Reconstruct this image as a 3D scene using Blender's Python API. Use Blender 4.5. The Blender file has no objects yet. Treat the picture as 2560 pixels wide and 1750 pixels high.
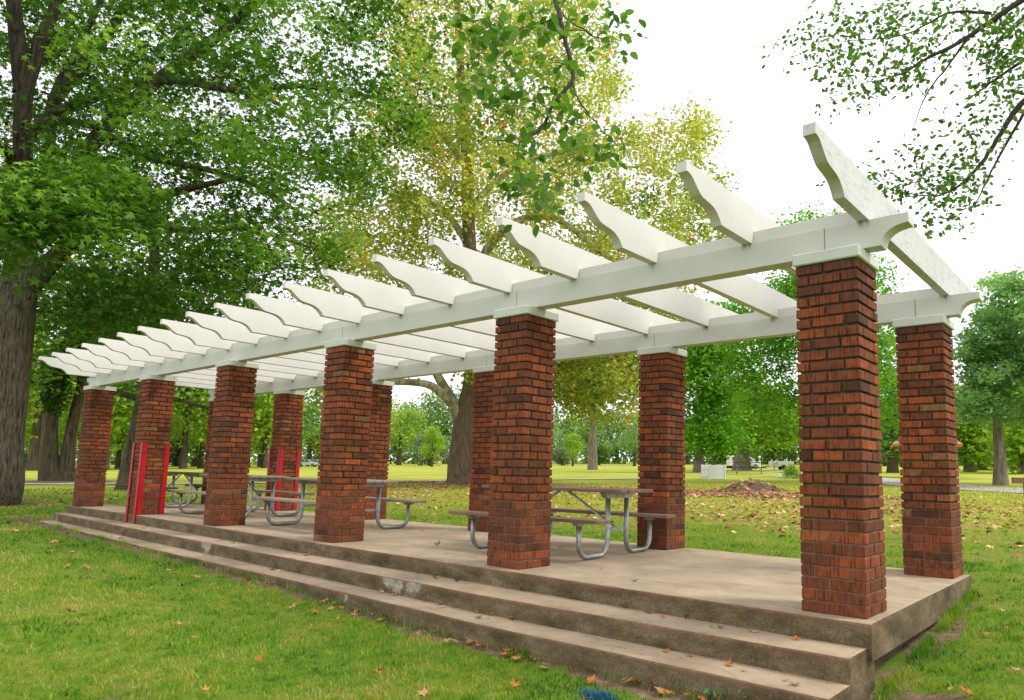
import bpy, math, random
import numpy as np
from mathutils import Matrix, Vector
random.seed(7); RNG=np.random.default_rng(7)
C=bpy.context.scene.collection
SC=bpy.context.scene
R=math.radians
# ------------------------------------------------------------------ camera
CAM=np.array([1.5886,-5.1718,.9654]); YAW,PIT,ROL=R(39.3287),R(7.0996),R(1.2445); FPX=1749.81; CU,CV=161.734,90.097
_F=np.array([-math.sin(YAW)*math.cos(PIT),math.cos(YAW)*math.cos(PIT),math.sin(PIT)])
_R=np.array([math.cos(YAW),math.sin(YAW),0]); _U=np.cross(_R,_F)
R2=_R*math.cos(ROL)+_U*math.sin(ROL); U2=-_R*math.sin(ROL)+_U*math.cos(ROL)
cd=bpy.data.cameras.new('camera'); cam=bpy.data.objects.new('camera',cd); C.objects.link(cam)
M=Matrix(((R2[0],U2[0],-_F[0],CAM[0]),(R2[1],U2[1],-_F[1],CAM[1]),(R2[2],U2[2],-_F[2],CAM[2]),(0,0,0,1)))
cam.matrix_world=M
cd.sensor_width=36; cd.lens=FPX/2560*36; cd.shift_x=-CU/2560; cd.shift_y=CV/2560; cd.clip_end=3000; cd.clip_start=.05
SC.camera=cam
# ------------------------------------------------------------------ sky and sun
SUN_EL,SUN_AZ=R(52),R(60)      # azimuth measured from +y towards +x
w=bpy.data.worlds.new("World"); SC.world=w; w.use_nodes=True
nt=w.node_tree; bg=nt.nodes['Background']; bg.inputs[1].default_value=.1
sky=nt.nodes.new('ShaderNodeTexSky'); sky.sky_type='NISHITA'; sky.sun_disc=False
sky.sun_elevation=SUN_EL; sky.sun_rotation=SUN_AZ; sky.dust_density=4; sky.air_density=1
tc=nt.nodes.new('ShaderNodeTexCoord'); nz=nt.nodes.new('ShaderNodeTexNoise'); nz.inputs['Scale'].default_value=1.6; nz.inputs['Detail'].default_value=5
nt.links.new(tc.outputs['Generated'],nz.inputs['Vector'])
rp=nt.nodes.new('ShaderNodeValToRGB'); rp.color_ramp.elements[0].position=.3; rp.color_ramp.elements[0].color=(11.4,11.6,12.2,1); rp.color_ramp.elements[1].position=.7; rp.color_ramp.elements[1].color=(13.4,13.4,13.5,1)
nt.links.new(nz.outputs['Fac'],rp.inputs['Fac'])
mx=nt.nodes.new('ShaderNodeMixRGB'); mx.inputs[0].default_value=.9
nt.links.new(sky.outputs[0],mx.inputs[1]); nt.links.new(rp.outputs[0],mx.inputs[2]); nt.links.new(mx.outputs[0],bg.inputs[0])
sl=bpy.data.lights.new('sun','SUN'); sl.energy=1.9; sl.angle=R(14); sl.color=(1,.95,.86)
so=bpy.data.objects.new('sun',sl); C.objects.link(so)
so.rotation_euler=Vector((math.sin(SUN_AZ)*math.cos(SUN_EL),math.cos(SUN_AZ)*math.cos(SUN_EL),math.sin(SUN_EL))).to_track_quat('Z','Y').to_euler()
vs=SC.view_settings; vs.view_transform='Standard'; vs.look='None'; vs.exposure=0.42; vs.gamma=1
try: vs.use_curve_mapping=False
except Exception: pass
SC.cycles.max_bounces=6; SC.cycles.diffuse_bounces=3; SC.cycles.transmission_bounces=3; SC.cycles.caustics_reflective=False; SC.cycles.caustics_refractive=False
# ------------------------------------------------------------------ ground shape
GA,GB,GC=.0045142,.0285859,-.300358
def sstep(t):
    t=np.clip(t,0,1); return t*t*(3-2*t)
def gh(x,y):
    x=np.asarray(x,float); y=np.asarray(y,float)
    pl=GA*x+GB*y+GC
    f=np.interp(x,[-40,-25,-17,-13,-10,-6.6,-4.8,0,5],[-.45,-.42,-.345,-.345,-.37,-.42,-.485,-.52,-.50])+GB*.5*np.minimum(y+1,0)
    near=pl+.035*np.exp(-((y-3)/4)**2)
    t=sstep((y+1.1)/1.5)
    h=f*(1-t)+near*t
    far=sstep((-x-22)/18)
    h=h*(1-far)+pl*far
    r=np.hypot(x+5,y)
    h=h-.13*np.exp(-((x-.1)/.55)**2)*sstep((y+.9)/.6)*sstep((2.6-y)/1.8)*(x>-3)
    h=h+.012*np.sin(x*1.7+y*.9)*np.sin(y*1.3-x*.4)*sstep((r-0)/3)
    return h
def D(dx,dy):            # point of the park lawn seen at a place of the photograph (2324 px wide)
    u,v=dx*1.1015,dy*1.1015
    d=_F+R2*(u-1280-CU)/FPX-U2*(v-875-CV)/FPX
    t=(CAM[2]-(GA*CAM[0]+GB*CAM[1]+GC))/(GA*d[0]+GB*d[1]-d[2]); p=CAM+d*t
    return np.array([p[0],p[1],float(gh(p[0],p[1]))])
def W(dx,dy,dist):       # point at horizontal distance dist
    dx=np.asarray(dx,float); dy=np.asarray(dy,float); dist=np.asarray(dist,float)
    u,v=dx*1.1015,dy*1.1015
    d=_F+R2*((u-1280-CU)/FPX)[...,None]-U2*((v-875-CV)/FPX)[...,None]
    return CAM+d*(dist/np.hypot(d[...,0],d[...,1]))[...,None]
def px(dist): return dist*1.1015/FPX*1.0   # metres per px there
# ------------------------------------------------------------------ materials
def mat(name): 
    m=bpy.data.materials.new(name); m.use_nodes=True; nt=m.node_tree
    for n in list(nt.nodes): nt.nodes.remove(n)
    o=nt.nodes.new('ShaderNodeOutputMaterial'); return m,nt,o
class N:
    def __init__(s,nt): s.nt=nt
    def new(s,t,**k):
        n=s.nt.nodes.new('ShaderNode'+t)
        for a,b in k.items(): setattr(n,a,b)
        return n
    def lk(s,a,b): s.nt.links.new(a,b)
    def noise(s,vec,scale,detail=4,rough=.55,dist=0):
        n=s.new('TexNoise'); n.inputs['Scale'].default_value=scale; n.inputs['Detail'].default_value=detail; n.inputs['Roughness'].default_value=rough; n.inputs['Distortion'].default_value=dist
        if vec is not None: s.lk(vec,n.inputs['Vector'])
        return n.outputs['Fac']
    def ramp(s,fac,pts,interp='LINEAR'):
        n=s.new('ValToRGB'); cr=n.color_ramp; cr.interpolation=interp
        while len(cr.elements)<len(pts): cr.elements.new(.5)
        for e,(p,c) in zip(cr.elements,pts): e.position=p; e.color=(c[0],c[1],c[2],1) if len(c)==3 else c
        s.lk(fac,n.inputs[0]); return n.outputs[0]
    def mix(s,fac,a,b,mode='MIX'):
        n=s.new('MixRGB',blend_type=mode)
        for i,v in ((0,fac),(1,a),(2,b)):
            if isinstance(v,(int,float)): n.inputs[i].default_value=v
            elif isinstance(v,tuple): n.inputs[i].default_value=(v[0],v[1],v[2],1)
            else: s.lk(v,n.inputs[i])
        return n.outputs[0]
    def math(s,op,a,b=0.,c=0.,clamp=False):
        n=s.new('Math',operation=op,use_clamp=clamp)
        for i,v in ((0,a),(1,b),(2,c)):
            if isinstance(v,(int,float)): n.inputs[i].default_value=v
            else: s.lk(v,n.inputs[i])
        return n.outputs[0]
    def mapr(s,v,a,b,c=0.,d=1.):
        n=s.new('MapRange'); n.clamp=True
        for i,x in zip((1,2,3,4),(a,b,c,d)): n.inputs[i].default_value=x
        s.lk(v,n.inputs[0]); return n.outputs[0]
    def obj(s): return s.new('TexCoord').outputs['Object']
    def scale(s,v,sc,loc=(0,0,0)):
        n=s.new('Mapping'); n.inputs['Scale'].default_value=sc; n.inputs['Location'].default_value=loc; s.lk(v,n.inputs[0]); return n.outputs[0]
    def attr(s,name): 
        n=s.new('Attribute'); n.attribute_name=name; return n
    def bump(s,h,st,dist=.02,nrm=None):
        n=s.new('Bump'); n.inputs['Strength'].default_value=st; n.inputs['Distance'].default_value=dist; s.lk(h,n.inputs['Height'])
        if nrm is not None: s.lk(nrm,n.inputs['Normal'])
        return n.outputs[0]
    def princ(s,col,rough=.7,nrm=None,metal=0.,spec=.3):
        n=s.new('BsdfPrincipled')
        for k,v in (('Base Color',col),('Roughness',rough),('Metallic',metal),('Specular IOR Level',spec)):
            if isinstance(v,(int,float)): n.inputs[k].default_value=v
            elif isinstance(v,tuple): n.inputs[k].default_value=(v[0],v[1],v[2],1)
            else: s.lk(v,n.inputs[k])
        if nrm is not None: s.lk(nrm,n.inputs['Normal'])
        return n.outputs[0]
    def sep(s,v):
        n=s.new('SeparateXYZ'); s.lk(v,n.inputs[0]); return n.outputs
    def geo(s): return s.new('NewGeometry').outputs
def simple(name,col,rough=.6,metal=0.,var=.12,scale=8,bump=.15,dist=.005,spec=.3):
    m,nt,o=mat(name); n=N(nt); v=n.obj(); f=n.noise(v,scale,5)
    c2=tuple(x*(1-var*2) for x in col); c3=tuple(min(1,x*(1+var)) for x in col)
    c=n.ramp(f,[(.3,c2),(.7,c3)]); nt.links.new(n.princ(c,rough,n.bump(n.noise(v,scale*6,3),bump,dist),metal,spec),o.inputs[0]); return m
def leaf_mat(name,stops,trans=.45,rough=.5,spec=.25):
    """stops: colour ramp over the per-leaf attribute 'tint'"""
    m,nt,o=mat(name); n=N(nt); a=n.attr('tint').outputs['Fac']
    c=n.ramp(a,stops); p=n.princ(c,rough,None,0.,spec)
    t=n.new('BsdfTranslucent'); n.lk(n.mix(1.,c,(1.25,1.35,.75),'MULTIPLY'),t.inputs[0])
    x=n.new('MixShader'); x.inputs[0].default_value=trans; n.lk(p,x.inputs[1]); n.lk(t.outputs[0],x.inputs[2]); n.lk(x.outputs[0],o.inputs[0]); return m
def bark_mat(name,dark,light,sc=7,patch=None,moss=None):
    m,nt,o=mat(name); n=N(nt); v=n.obj()
    a=n.scale(v,(1,1,.13)); f=n.noise(a,sc,8,.65,.6); g=n.noise(v,1.3,3)
    c=n.ramp(f,[(.35,dark),(.62,light)])
    if patch: c=n.mix(n.mapr(n.noise(n.scale(v,(1,1,.5)),2.3,5,.6,.8),.46,.56),c,patch)
    if moss: c=n.mix(n.mapr(g,.45,.7,0,.6),c,moss)
    nt.links.new(n.princ(c,.9,n.bump(f,.9,.06)),o.inputs[0]); return m
# ------------------------------------------------------------------ mesh helpers
class MB:
    def __init__(s): s.v=[];s.f=[];s.m=[];s.a=[]; s.val=0.; s.mi=0
    def add(s,vs,fs,mi=None,val=None):
        b=len(s.v); s.v+= [tuple(map(float,p)) for p in vs]
        s.f+= [tuple(b+i for i in f) for f in fs]; s.m+=[s.mi if mi is None else mi]*len(fs); s.a+=[s.val if val is None else val]*len(vs)
    def box(s,x0,x1,y0,y1,z0,z1,bev=0.,**k):
        if bev<=0:
            s.add([(x0,y0,z0),(x1,y0,z0),(x1,y1,z0),(x0,y1,z0),(x0,y0,z1),(x1,y0,z1),(x1,y1,z1),(x0,y1,z1)],[(3,2,1,0),(4,5,6,7),(0,1,5,4),(1,2,6,5),(2,3,7,6),(3,0,4,7)],**k); return
        b=bev; V=[];F=[]
        # chamfered box: 24 verts
        ix={}
        for i,X in enumerate((x0,x1)):
            for j,Y in enumerate((y0,y1)):
                for l,Z in enumerate((z0,z1)):
                    sx=b if i==0 else -b; sy=b if j==0 else -b; sz=b if l==0 else -b
                    for ax in range(3):
                        p=[X+sx,Y+sy,Z+sz]; p[ax]=(X,Y,Z)[ax]; ix[(i,j,l,ax)]=len(V); V.append(tuple(p))
        g=lambda i,j,l,a: ix[(i,j,l,a)]
        for i in (0,1):
            q=[g(i,0,0,0),g(i,1,0,0),g(i,1,1,0),g(i,0,1,0)]; F.append(q if i else q[::-1])
            q=[g(0,i,0,1),g(1,i,0,1),g(1,i,1,1),g(0,i,1,1)]; F.append(q[::-1] if i else q)
            q=[g(0,0,i,2),g(1,0,i,2),g(1,1,i,2),g(0,1,i,2)]; F.append(q if i else q[::-1])
        for i in (0,1):
            for j in (0,1):
                F.append([g(i,j,0,0),g(i,j,1,0),g(i,j,1,1),g(i,j,0,1)] if (i+j)%2 else [g(i,j,0,1),g(i,j,1,1),g(i,j,1,0),g(i,j,0,0)])
                F.append([g(i,0,j,2),g(i,1,j,2),g(i,1,j,0),g(i,0,j,0)] if (i+j)%2 else [g(i,0,j,0),g(i,1,j,0),g(i,1,j,2),g(i,0,j,2)])
                F.append([g(0,i,j,1),g(1,i,j,1),g(1,i,j,2),g(0,i,j,2)] if (i+j)%2 else [g(0,i,j,2),g(1,i,j,2),g(1,i,j,1),g(0,i,j,1)])
                for l in (0,1):
                    t=[g(i,j,l,0),g(i,j,l,1),g(i,j,l,2)]; F.append(t if (i+j+l)%2 else t[::-1])
        s.add(V,F,**k)
    def prism(s,pts,a,b,axis='x',**k):
        """pts: 2D outline; extruded from a to b along axis"""
        n=len(pts)
        def P(p,t):
            return (t,p[0],p[1]) if axis=='x' else ((p[0],t,p[1]) if axis=='y' else (p[0],p[1],t))
        V=[P(p,a) for p in pts]+[P(p,b) for p in pts]
        F=[tuple(range(n))[::-1],tuple(range(n,2*n))]+[(i,(i+1)%n,n+(i+1)%n,n+i) for i in range(n)]
        s.add(V,F,**k)
    def tube(s,pts,rs,n=8,cap=True,flare=None,**k):
        pts=[np.array(p,float) for p in pts]
        if isinstance(rs,(int,float)): rs=[rs]*len(pts)
        up=None; V=[];F=[]
        for i,p in enumerate(pts):
            t=pts[min(i+1,len(pts)-1)]-pts[max(i-1,0)]; t/=np.linalg.norm(t)+1e-9
            if up is None: up=np.array([1.,0,0]) if abs(t[2])>.7 else np.array([0,0,1.])
            a=up-t*(up@t); a/=np.linalg.norm(a)+1e-9; b=np.cross(t,a); up=a
            for j in range(n):
                an=2*math.pi*j/n; r=rs[i]
                if flare: r*=1+flare[0]*math.exp(-i/flare[1])*(math.sin(an*flare[2]+1)*.5+.2)
                V.append(p+r*(a*math.cos(an)+b*math.sin(an)))
        for i in range(len(pts)-1):
            for j in range(n):
                F.append((i*n+j,i*n+(j+1)%n,(i+1)*n+(j+1)%n,(i+1)*n+j))
        if cap: F+= [tuple(range(n))[::-1],tuple(range((len(pts)-1)*n,len(pts)*n))]
        s.add(V,F,**k)
    def build(s,name,mats,parent=None,smooth=False,attr=None):
        me=bpy.data.meshes.new(name); me.from_pydata(s.v,[],s.f)
        ms=mats if isinstance(mats,(list,tuple)) else [mats]
        for m in ms: me.materials.append(m)
        if len(ms)>1: me.polygons.foreach_set('material_index',s.m)
        if attr:
            at=me.attributes.new(attr,'FLOAT','POINT'); at.data.foreach_set('value',s.a)
        if smooth: me.polygons.foreach_set('use_smooth',[True]*len(me.polygons))
        me.update(); return link(name,me,parent)
def link(name,me,parent=None):
    o=bpy.data.objects.new(name,me); C.objects.link(o)
    if parent is not None: o.parent=parent; o.matrix_parent_inverse=Matrix.Identity(4)
    return o
def tag(o,label=None,cat=None,group=None,kind=None):
    for k,v in (('label',label),('category',cat),('group',group),('kind',kind)):
        if v: o[k]=v
    return o
def empty(name,loc=(0,0,0),rz=0.):
    o=bpy.data.objects.new(name,None); C.objects.link(o); o.location=loc; o.rotation_euler=(0,0,rz); o.empty_display_size=.2; return o
def copy_tree(o,parent=None):
    c=o.copy(); C.objects.link(c); c.parent=parent
    for ch in [x for x in bpy.data.objects if x.parent==o]: copy_tree(ch,c)
    return c
def np_mesh(name,V,F,mats,parent=None,tint=None,smooth=False,attrname='tint'):
    """V (n,3), F (m,k) all the same k"""
    me=bpy.data.meshes.new(name); n,mf,k=len(V),len(F),F.shape[1]
    me.vertices.add(n); me.vertices.foreach_set('co',np.ascontiguousarray(V,dtype=np.float32).ravel())
    me.loops.add(mf*k); me.loops.foreach_set('vertex_index',np.ascontiguousarray(F,dtype=np.int32).ravel())
    me.polygons.add(mf); me.polygons.foreach_set('loop_start',np.arange(0,mf*k,k,dtype=np.int32))
    try: me.polygons.foreach_set('loop_total',np.full(mf,k,dtype=np.int32))
    except Exception: pass
    for m in (mats if isinstance(mats,(list,tuple)) else [mats]): me.materials.append(m)
    if tint is not None:
        at=me.attributes.new(attrname,'FLOAT','POINT'); at.data.foreach_set('value',np.ascontiguousarray(tint,dtype=np.float32))
    me.update(calc_edges=True)
    if smooth: me.polygons.foreach_set('use_smooth',[True]*mf)
    return link(name,me,parent)
# leaf templates (x along the leaf, y across, z up); quads
def T_star():
    V=[(0,0,0)];F=[]; tips=[0,62,130,-130,-62]; L=[1,.92,.6,.6,.92]; order=[0,1,2,3,4]
    ang=sorted(zip([0,62,130,230,298],[1,.92,.62,.62,.92]))
    n=len(ang)
    for i,(a,l) in enumerate(ang):
        V.append((math.cos(R(a))*l,math.sin(R(a))*l,-.12*l))
        b=(a+(ang[(i+1)%n][0]-a)%360/2); V.append((math.cos(R(b))*.33,math.sin(R(b))*.33,.03))
    for i in range(n):
        F.append((0,2*((i-1)%n)+2,2*i+1,2*i+2))
    return np.array(V),np.array(F)
def T_oval():
    V=[(0,0,0),(.35,.3,.08),(.75,.24,.05),(1.05,0,-.05),(.75,-.24,.05),(.35,-.3,.08),(.5,0,0)]
    return np.array(V),np.array([(0,6,2,1),(0,5,4,6),(6,4,3,2)])
def T_rhomb():
    return np.array([(-.5,0,0),(0,.42,.06),(.6,0,-.08),(0,-.42,.06)],float),np.array([(0,3,2,1)])
def T_needle():
    return np.array([(-.5,0,0),(0,.16,.0),(.9,0,-.15),(0,-.16,.0)],float),np.array([(0,3,2,1)])
T_COMPOUND={'star':T_star(),'oval':T_oval(),'rhomb':T_rhomb(),'needle':T_needle()}
def scatter_leaves(name,P,size,mat_,parent,tpl='rhomb',droop=.35,tint=None,tilt=.6,svar=.42,rng=RNG,nrm=None):
    V0,F0=T_COMPOUND[tpl]; n=len(P); nv=len(V0)
    az=rng.uniform(0,2*math.pi,n); 
    nz_=rng.normal(0,tilt,(n,3)); nz_[:,2]+=1
    if nrm is not None: nz_+=nrm*1.0
    nz_/=np.linalg.norm(nz_,axis=1)[:,None]
    ax=np.stack([np.cos(az),np.sin(az),-droop+0*az],1); ax-=nz_*np.sum(ax*nz_,1)[:,None]; ax/=np.linalg.norm(ax,axis=1)[:,None]
    ay=np.cross(nz_,ax); sz=size*rng.uniform(1-svar,1+svar,n)
    V=P[:,None,:]+sz[:,None,None]*(V0[None,:,0,None]*ax[:,None,:]+V0[None,:,1,None]*ay[:,None,:]+V0[None,:,2,None]*nz_[:,None,:])
    F=(F0[None]+(np.arange(n)*nv)[:,None,None]).reshape(-1,F0.shape[1])
    if tint is None: tint=rng.uniform(0,1,n)
    return np_mesh(name,V.reshape(-1,3),F,mat_,parent,np.repeat(tint,nv))
# ------------------------------------------------------------------ materials of the pergola and platform
def brick_mat():
    m,nt,o=mat('brick'); n=N(nt); pos=n.geo()['Position']; a=n.attr('bv').outputs['Fac']
    c=n.ramp(a,[(0,(.085,.034,.021)),(.22,(.155,.052,.025)),(.5,(.235,.066,.026)),(.72,(.31,.080,.027)),(.9,(.39,.094,.028)),(1,(.26,.13,.055))])
    big=n.noise(pos,1.1,3); mid=n.noise(pos,16,5,.6)
    c=n.mix(n.mapr(mid,.42,.72,0,.55),c,(.075,.032,.020))
    # combed vertical scratches
    sx=n.sep(pos); t=n.math('ADD',sx[0],sx[1]); cv=n.new('CombineXYZ'); n.lk(n.math('MULTIPLY',t,1.),cv.inputs[0]); n.lk(n.math('MULTIPLY',sx[2],.05),cv.inputs[2])
    st=n.noise(cv.outputs[0],75,3,.75); st2=n.noise(pos,9,2)
    k=n.math('MULTIPLY',n.mapr(st,.5,.6),n.mapr(st2,.36,.52))
    c=n.mix(n.math('MULTIPLY',k,.8),c,(.035,.018,.012))
    # olive moss film in patches and white specks
    mo=n.math('MULTIPLY',n.mapr(n.noise(pos,2.2,4,.6),.52,.72),n.mapr(sx[2],2.1,.6,0,.32))
    c=n.mix(mo,c,(.13,.085,.018))
    c=n.mix(n.mapr(n.noise(pos,45,2),.75,.79,0,.7),c,(.55,.5,.45))
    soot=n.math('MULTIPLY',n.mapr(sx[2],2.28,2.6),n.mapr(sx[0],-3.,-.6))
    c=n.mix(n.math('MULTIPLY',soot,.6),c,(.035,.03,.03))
    h=n.math('SUBTRACT',n.math('MULTIPLY',mid,.6),n.math('MULTIPLY',k,.8))
    nt.links.new(n.princ(c,.88,n.bump(h,.6,.006),0,.2),o.inputs[0]); return m
def mortar_mat():
    m,nt,o=mat('mortar'); n=N(nt); pos=n.geo()['Position']; z=n.sep(pos)[2]
    f=n.noise(pos,14,5)
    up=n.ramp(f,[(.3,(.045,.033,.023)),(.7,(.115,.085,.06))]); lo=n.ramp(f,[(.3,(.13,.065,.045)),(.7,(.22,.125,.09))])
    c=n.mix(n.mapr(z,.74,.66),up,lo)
    mo=n.math('MULTIPLY',n.mapr(n.noise(pos,2.2,4,.6),.5,.62),n.math('MULTIPLY',n.mapr(z,1.7,1.1),n.mapr(z,.5,.75)))
    c=n.mix(n.math('MULTIPLY',mo,.8),c,(.13,.12,.012))
    nt.links.new(n.princ(c,.95,n.bump(f,.5,.01)),o.inputs[0]); return m
def white_mat(name,weather=.0,col=(.69,.675,.63),beam=False):
    m,nt,o=mat(name); n=N(nt); pos=n.geo()['Position']
    f=n.noise(n.scale(pos,(1,1,.6)),2.5,5); c=n.ramp(f,[(.3,tuple(x*.93 for x in col)),(.7,col)])
    g=n.noise(n.scale(pos,(3,.5,8)),6,6,.7); 
    c=n.mix(n.mapr(g,.62,.8,0,.35+weather),c,(.42,.36,.28))
    d=n.noise(n.scale(pos,(14,14,2.)),2.,6,.7); gr=n.noise(n.scale(pos,(3,.8,28)),3.,4,.7); c=n.mix(n.mapr(gr,.54,.72,0,.22),c,(.45,.42,.36))
    c=n.mix(n.mapr(d,.66-.13*weather,.8,0,.45+.5*weather),c,(.20,.17,.14))
    if weather>.3: c=n.mix(n.mapr(n.noise(n.scale(pos,(5,1.6,5)),4,8,.75),.5,.66,0,.5),c,(.25,.25,.25))
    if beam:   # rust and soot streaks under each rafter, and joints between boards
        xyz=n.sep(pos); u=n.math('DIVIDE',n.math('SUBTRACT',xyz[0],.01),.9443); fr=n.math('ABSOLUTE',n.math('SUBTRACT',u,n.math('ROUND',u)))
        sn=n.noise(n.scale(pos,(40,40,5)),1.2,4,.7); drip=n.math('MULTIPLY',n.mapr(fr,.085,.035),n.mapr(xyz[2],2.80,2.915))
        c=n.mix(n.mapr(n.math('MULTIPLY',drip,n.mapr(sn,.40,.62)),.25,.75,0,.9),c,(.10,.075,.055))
        v=n.math('DIVIDE',n.math('ADD',xyz[0],.28),3.3369); jf=n.math('ABSOLUTE',n.math('SUBTRACT',v,n.math('ROUND',v)))
        c=n.mix(n.mapr(jf,.0022,.0008,0,.8),c,(.22,.13,.09))
    nt.links.new(n.princ(c,.5,n.bump(n.noise(n.scale(pos,(4,1,30)),6,4),.35,.004),0,.3),o.inputs[0]); return m
def concrete_mat(name,top=((.275,.21,.135),(.46,.36,.245))):
    m,nt,o=mat(name); n=N(nt); g=n.geo(); pos=g['Position']; nz=n.sep(g['Normal'])[2]
    f=n.noise(pos,1.7,6,.65); fine=n.noise(pos,70,4,.7)
    t=n.ramp(f,[(.3,top[0]),(.68,top[1])])
    t=n.mix(n.mapr(n.noise(n.scale(pos,(.35,1.4,1)),3.2,6,.7),.52,.72,0,.5),t,(.17,.135,.10))
    t=n.mix(n.mapr(fine,.6,.75,0,.35),t,(.12,.085,.06))
    # curing cracks
    vo=n.new('TexVoronoi'); vo.feature='DISTANCE_TO_EDGE'; vo.inputs['Scale'].default_value=.9
    wv=n.new('VectorMath',operation='ADD'); nn=n.new('TexNoise'); nn.inputs['Scale'].default_value=3; n.lk(pos,nn.inputs['Vector']); n.lk(pos,wv.inputs[0]); sc=n.new('VectorMath',operation='SCALE'); n.lk(nn.outputs['Color'],sc.inputs[0]); sc.inputs[3].default_value=.5; n.lk(sc.outputs[0],wv.inputs[1]); n.lk(wv.outputs[0],vo.inputs['Vector'])
    crack=n.mapr(vo.outputs['Distance'],.004,.0,0,1)
    t=n.mix(n.math('MULTIPLY',crack,.55),t,(.06,.045,.03))
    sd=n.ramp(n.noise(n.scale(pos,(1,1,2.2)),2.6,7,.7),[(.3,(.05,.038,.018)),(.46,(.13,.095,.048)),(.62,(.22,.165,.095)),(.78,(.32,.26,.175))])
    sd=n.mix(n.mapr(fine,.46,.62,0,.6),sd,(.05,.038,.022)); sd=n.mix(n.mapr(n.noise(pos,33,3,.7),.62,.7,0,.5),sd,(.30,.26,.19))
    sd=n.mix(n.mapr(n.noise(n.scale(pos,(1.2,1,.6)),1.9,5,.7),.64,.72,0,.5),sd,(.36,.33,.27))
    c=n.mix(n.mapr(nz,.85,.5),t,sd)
    red=n.math('MULTIPLY',n.attr('edge').outputs['Fac'],n.mapr(n.noise(pos,5,4),.3,.6,.1,.6))
    c=n.mix(red,c,(.24,.11,.075))
    c=n.mix(n.mapr(n.math('MULTIPLY',n.attr('chip').outputs['Fac'],n.math('SUBTRACT',n.math('MULTIPLY',n.noise(pos,8,5,.75),3.),.75)),.3,.5),c,n.ramp(fine,[(.35,(.17,.14,.10)),(.65,(.46,.42,.34))]))
    nt.links.new(n.princ(c,.9,n.bump(fine,.5,.006,n.bump(n.noise(pos,9,5),.4,.02)),0,.25),o.inputs[0]); return m
def wood_mat(name,a,b):
    m,nt,o=mat(name); n=N(nt); v=n.obj()
    f=n.noise(n.scale(v,(.8,14,14)),3,6,.7); c=n.ramp(f,[(.3,a),(.7,b)])
    c=n.mix(n.mapr(n.noise(v,2,3),.45,.7,0,.35),c,tuple(x*.55 for x in a))
    nt.links.new(n.princ(c,.8,n.bump(f,.5,.006),0,.25),o.inputs[0]); return m
M_BRICK=brick_mat(); M_MORT=mortar_mat(); M_WHITE=white_mat('white_paint'); M_BEAM=white_mat('beam_paint',.05,(.62,.62,.57),True); M_WOLD=white_mat('weathered_paint',.45,(.60,.605,.59)); M_CAP=white_mat('cap_paint',.1,(.60,.62,.56))
M_CONC=concrete_mat('concrete'); 
M_GALV=simple('galvanised',(.36,.38,.37),.42,.75,.18,10,.1,.002,.5)
M_RED=simple('red_paint',(.42,.002,.006),.45,0,.06,5,.08,.002,.4)
M_WIRE=simple('red_wire',(.45,.04,.04),.5,.2)
# ------------------------------------------------------------------ concrete platform with two steps
def vnoise(x,s,seed): 
    return math.sin(x*s*1.3+seed)*.5+math.sin(x*s*3.1+seed*2.3)*.3+math.sin(x*s*7.7+seed*5.1)*.2
def strip(name,x0,x1,yf,yb,zt,zb,chips,seed,parent,right_round=True):
    xs=np.arange(x0,x1+1e-6,(x1-x0)/round((x1-x0)/.05)); V=[];F=[];E=[];CH=[]
    for i,x in enumerate(xs):
        y=float(yf(x))+.004*vnoise(x,3,seed)+.0025*vnoise(x,21,seed+1); z=zt+.002*vnoise(x,2,seed+2)
        c=0.; 
        for (cx,cw,cdp) in chips:
            k=max(0,1-abs(x-cx)/cw); 
            if k>0: c=max(c,min(1.,k*2.2))*(.7+.3*abs(vnoise(x,25,3)))
        j=.045*c*(.6+.4*vnoise(x,30,seed))
        row=[(yb,zb,0,0),(yb,z,0,0),((y+yb)/2,z,0,0),(y+.07,z,0,0),(y+.02+j*1.2,z-.001,.3,0),(y+.006+j,z-.005-j*.25,1,c*.2),(y+j*.9,z-.018-j*.4,.7,c),(y+j*.8,z-.06,0,c),(y+j*.2,z-.10,0,c*.6),(y,zb,0,0)]
        for (a,b,e,cc) in row: V.append((x,a,b)); E.append(e); CH.append(cc)
    k=10
    for i in range(len(xs)-1):
        for j in range(k-1): F.append((i*k+j,i*k+j+1,(i+1)*k+j+1,(i+1)*k+j))
    me=bpy.data.meshes.new(name); n0=len(V)
    F.append(tuple(range(k))[::-1]); F.append(tuple(range((len(xs)-1)*k,len(xs)*k)))
    me.from_pydata(V,[],F); me.materials.append(M_CONC)
    for nm,d in (('edge',E),('chip',CH)):
        at=me.attributes.new(nm,'FLOAT','POINT'); at.data.foreach_set('value',d)
    me.update(); return link(name,me,parent)
plat=empty('concrete_platform',(-8.7,1.5,-.5)); tag(plat,'long tan concrete platform with two worn front steps under the brick pillars','platform')
def at_world(o): o.location=-Vector(plat.location); return o
at_world(strip('deck',-17.51,.065,lambda x:np.interp(x,[-17.5,-14,-12.9,-9,-6,0],[-.005,-.006,-.010,-.09,-.13,-.135]),3.235,0,-.245,[],1.,plat))
at_world(strip('step',-17.45,.032,lambda x:np.interp(x,[-17.45,-11.5,-7.3,-5.25,-3.35,-1.9,.04],[-.24,-.40,-.48,-.525,-.575,-.54,-.476]),.02,-.163,-.60,[(-4.5,.42,.05),(-9.3,.22,.05)],4.,plat))
at_world(strip('step',-17.4,.03,lambda x:np.interp(x,[-17.4,-13.1,-10.2,-6.66,-4.76,-3,-1.66,.04],[-.52,-.68,-.77,-.80,-.84,-.90,-.87,-.85]),-.2,-.326,-.75,[(-5.05,.05,.03)],9.,plat))
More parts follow.
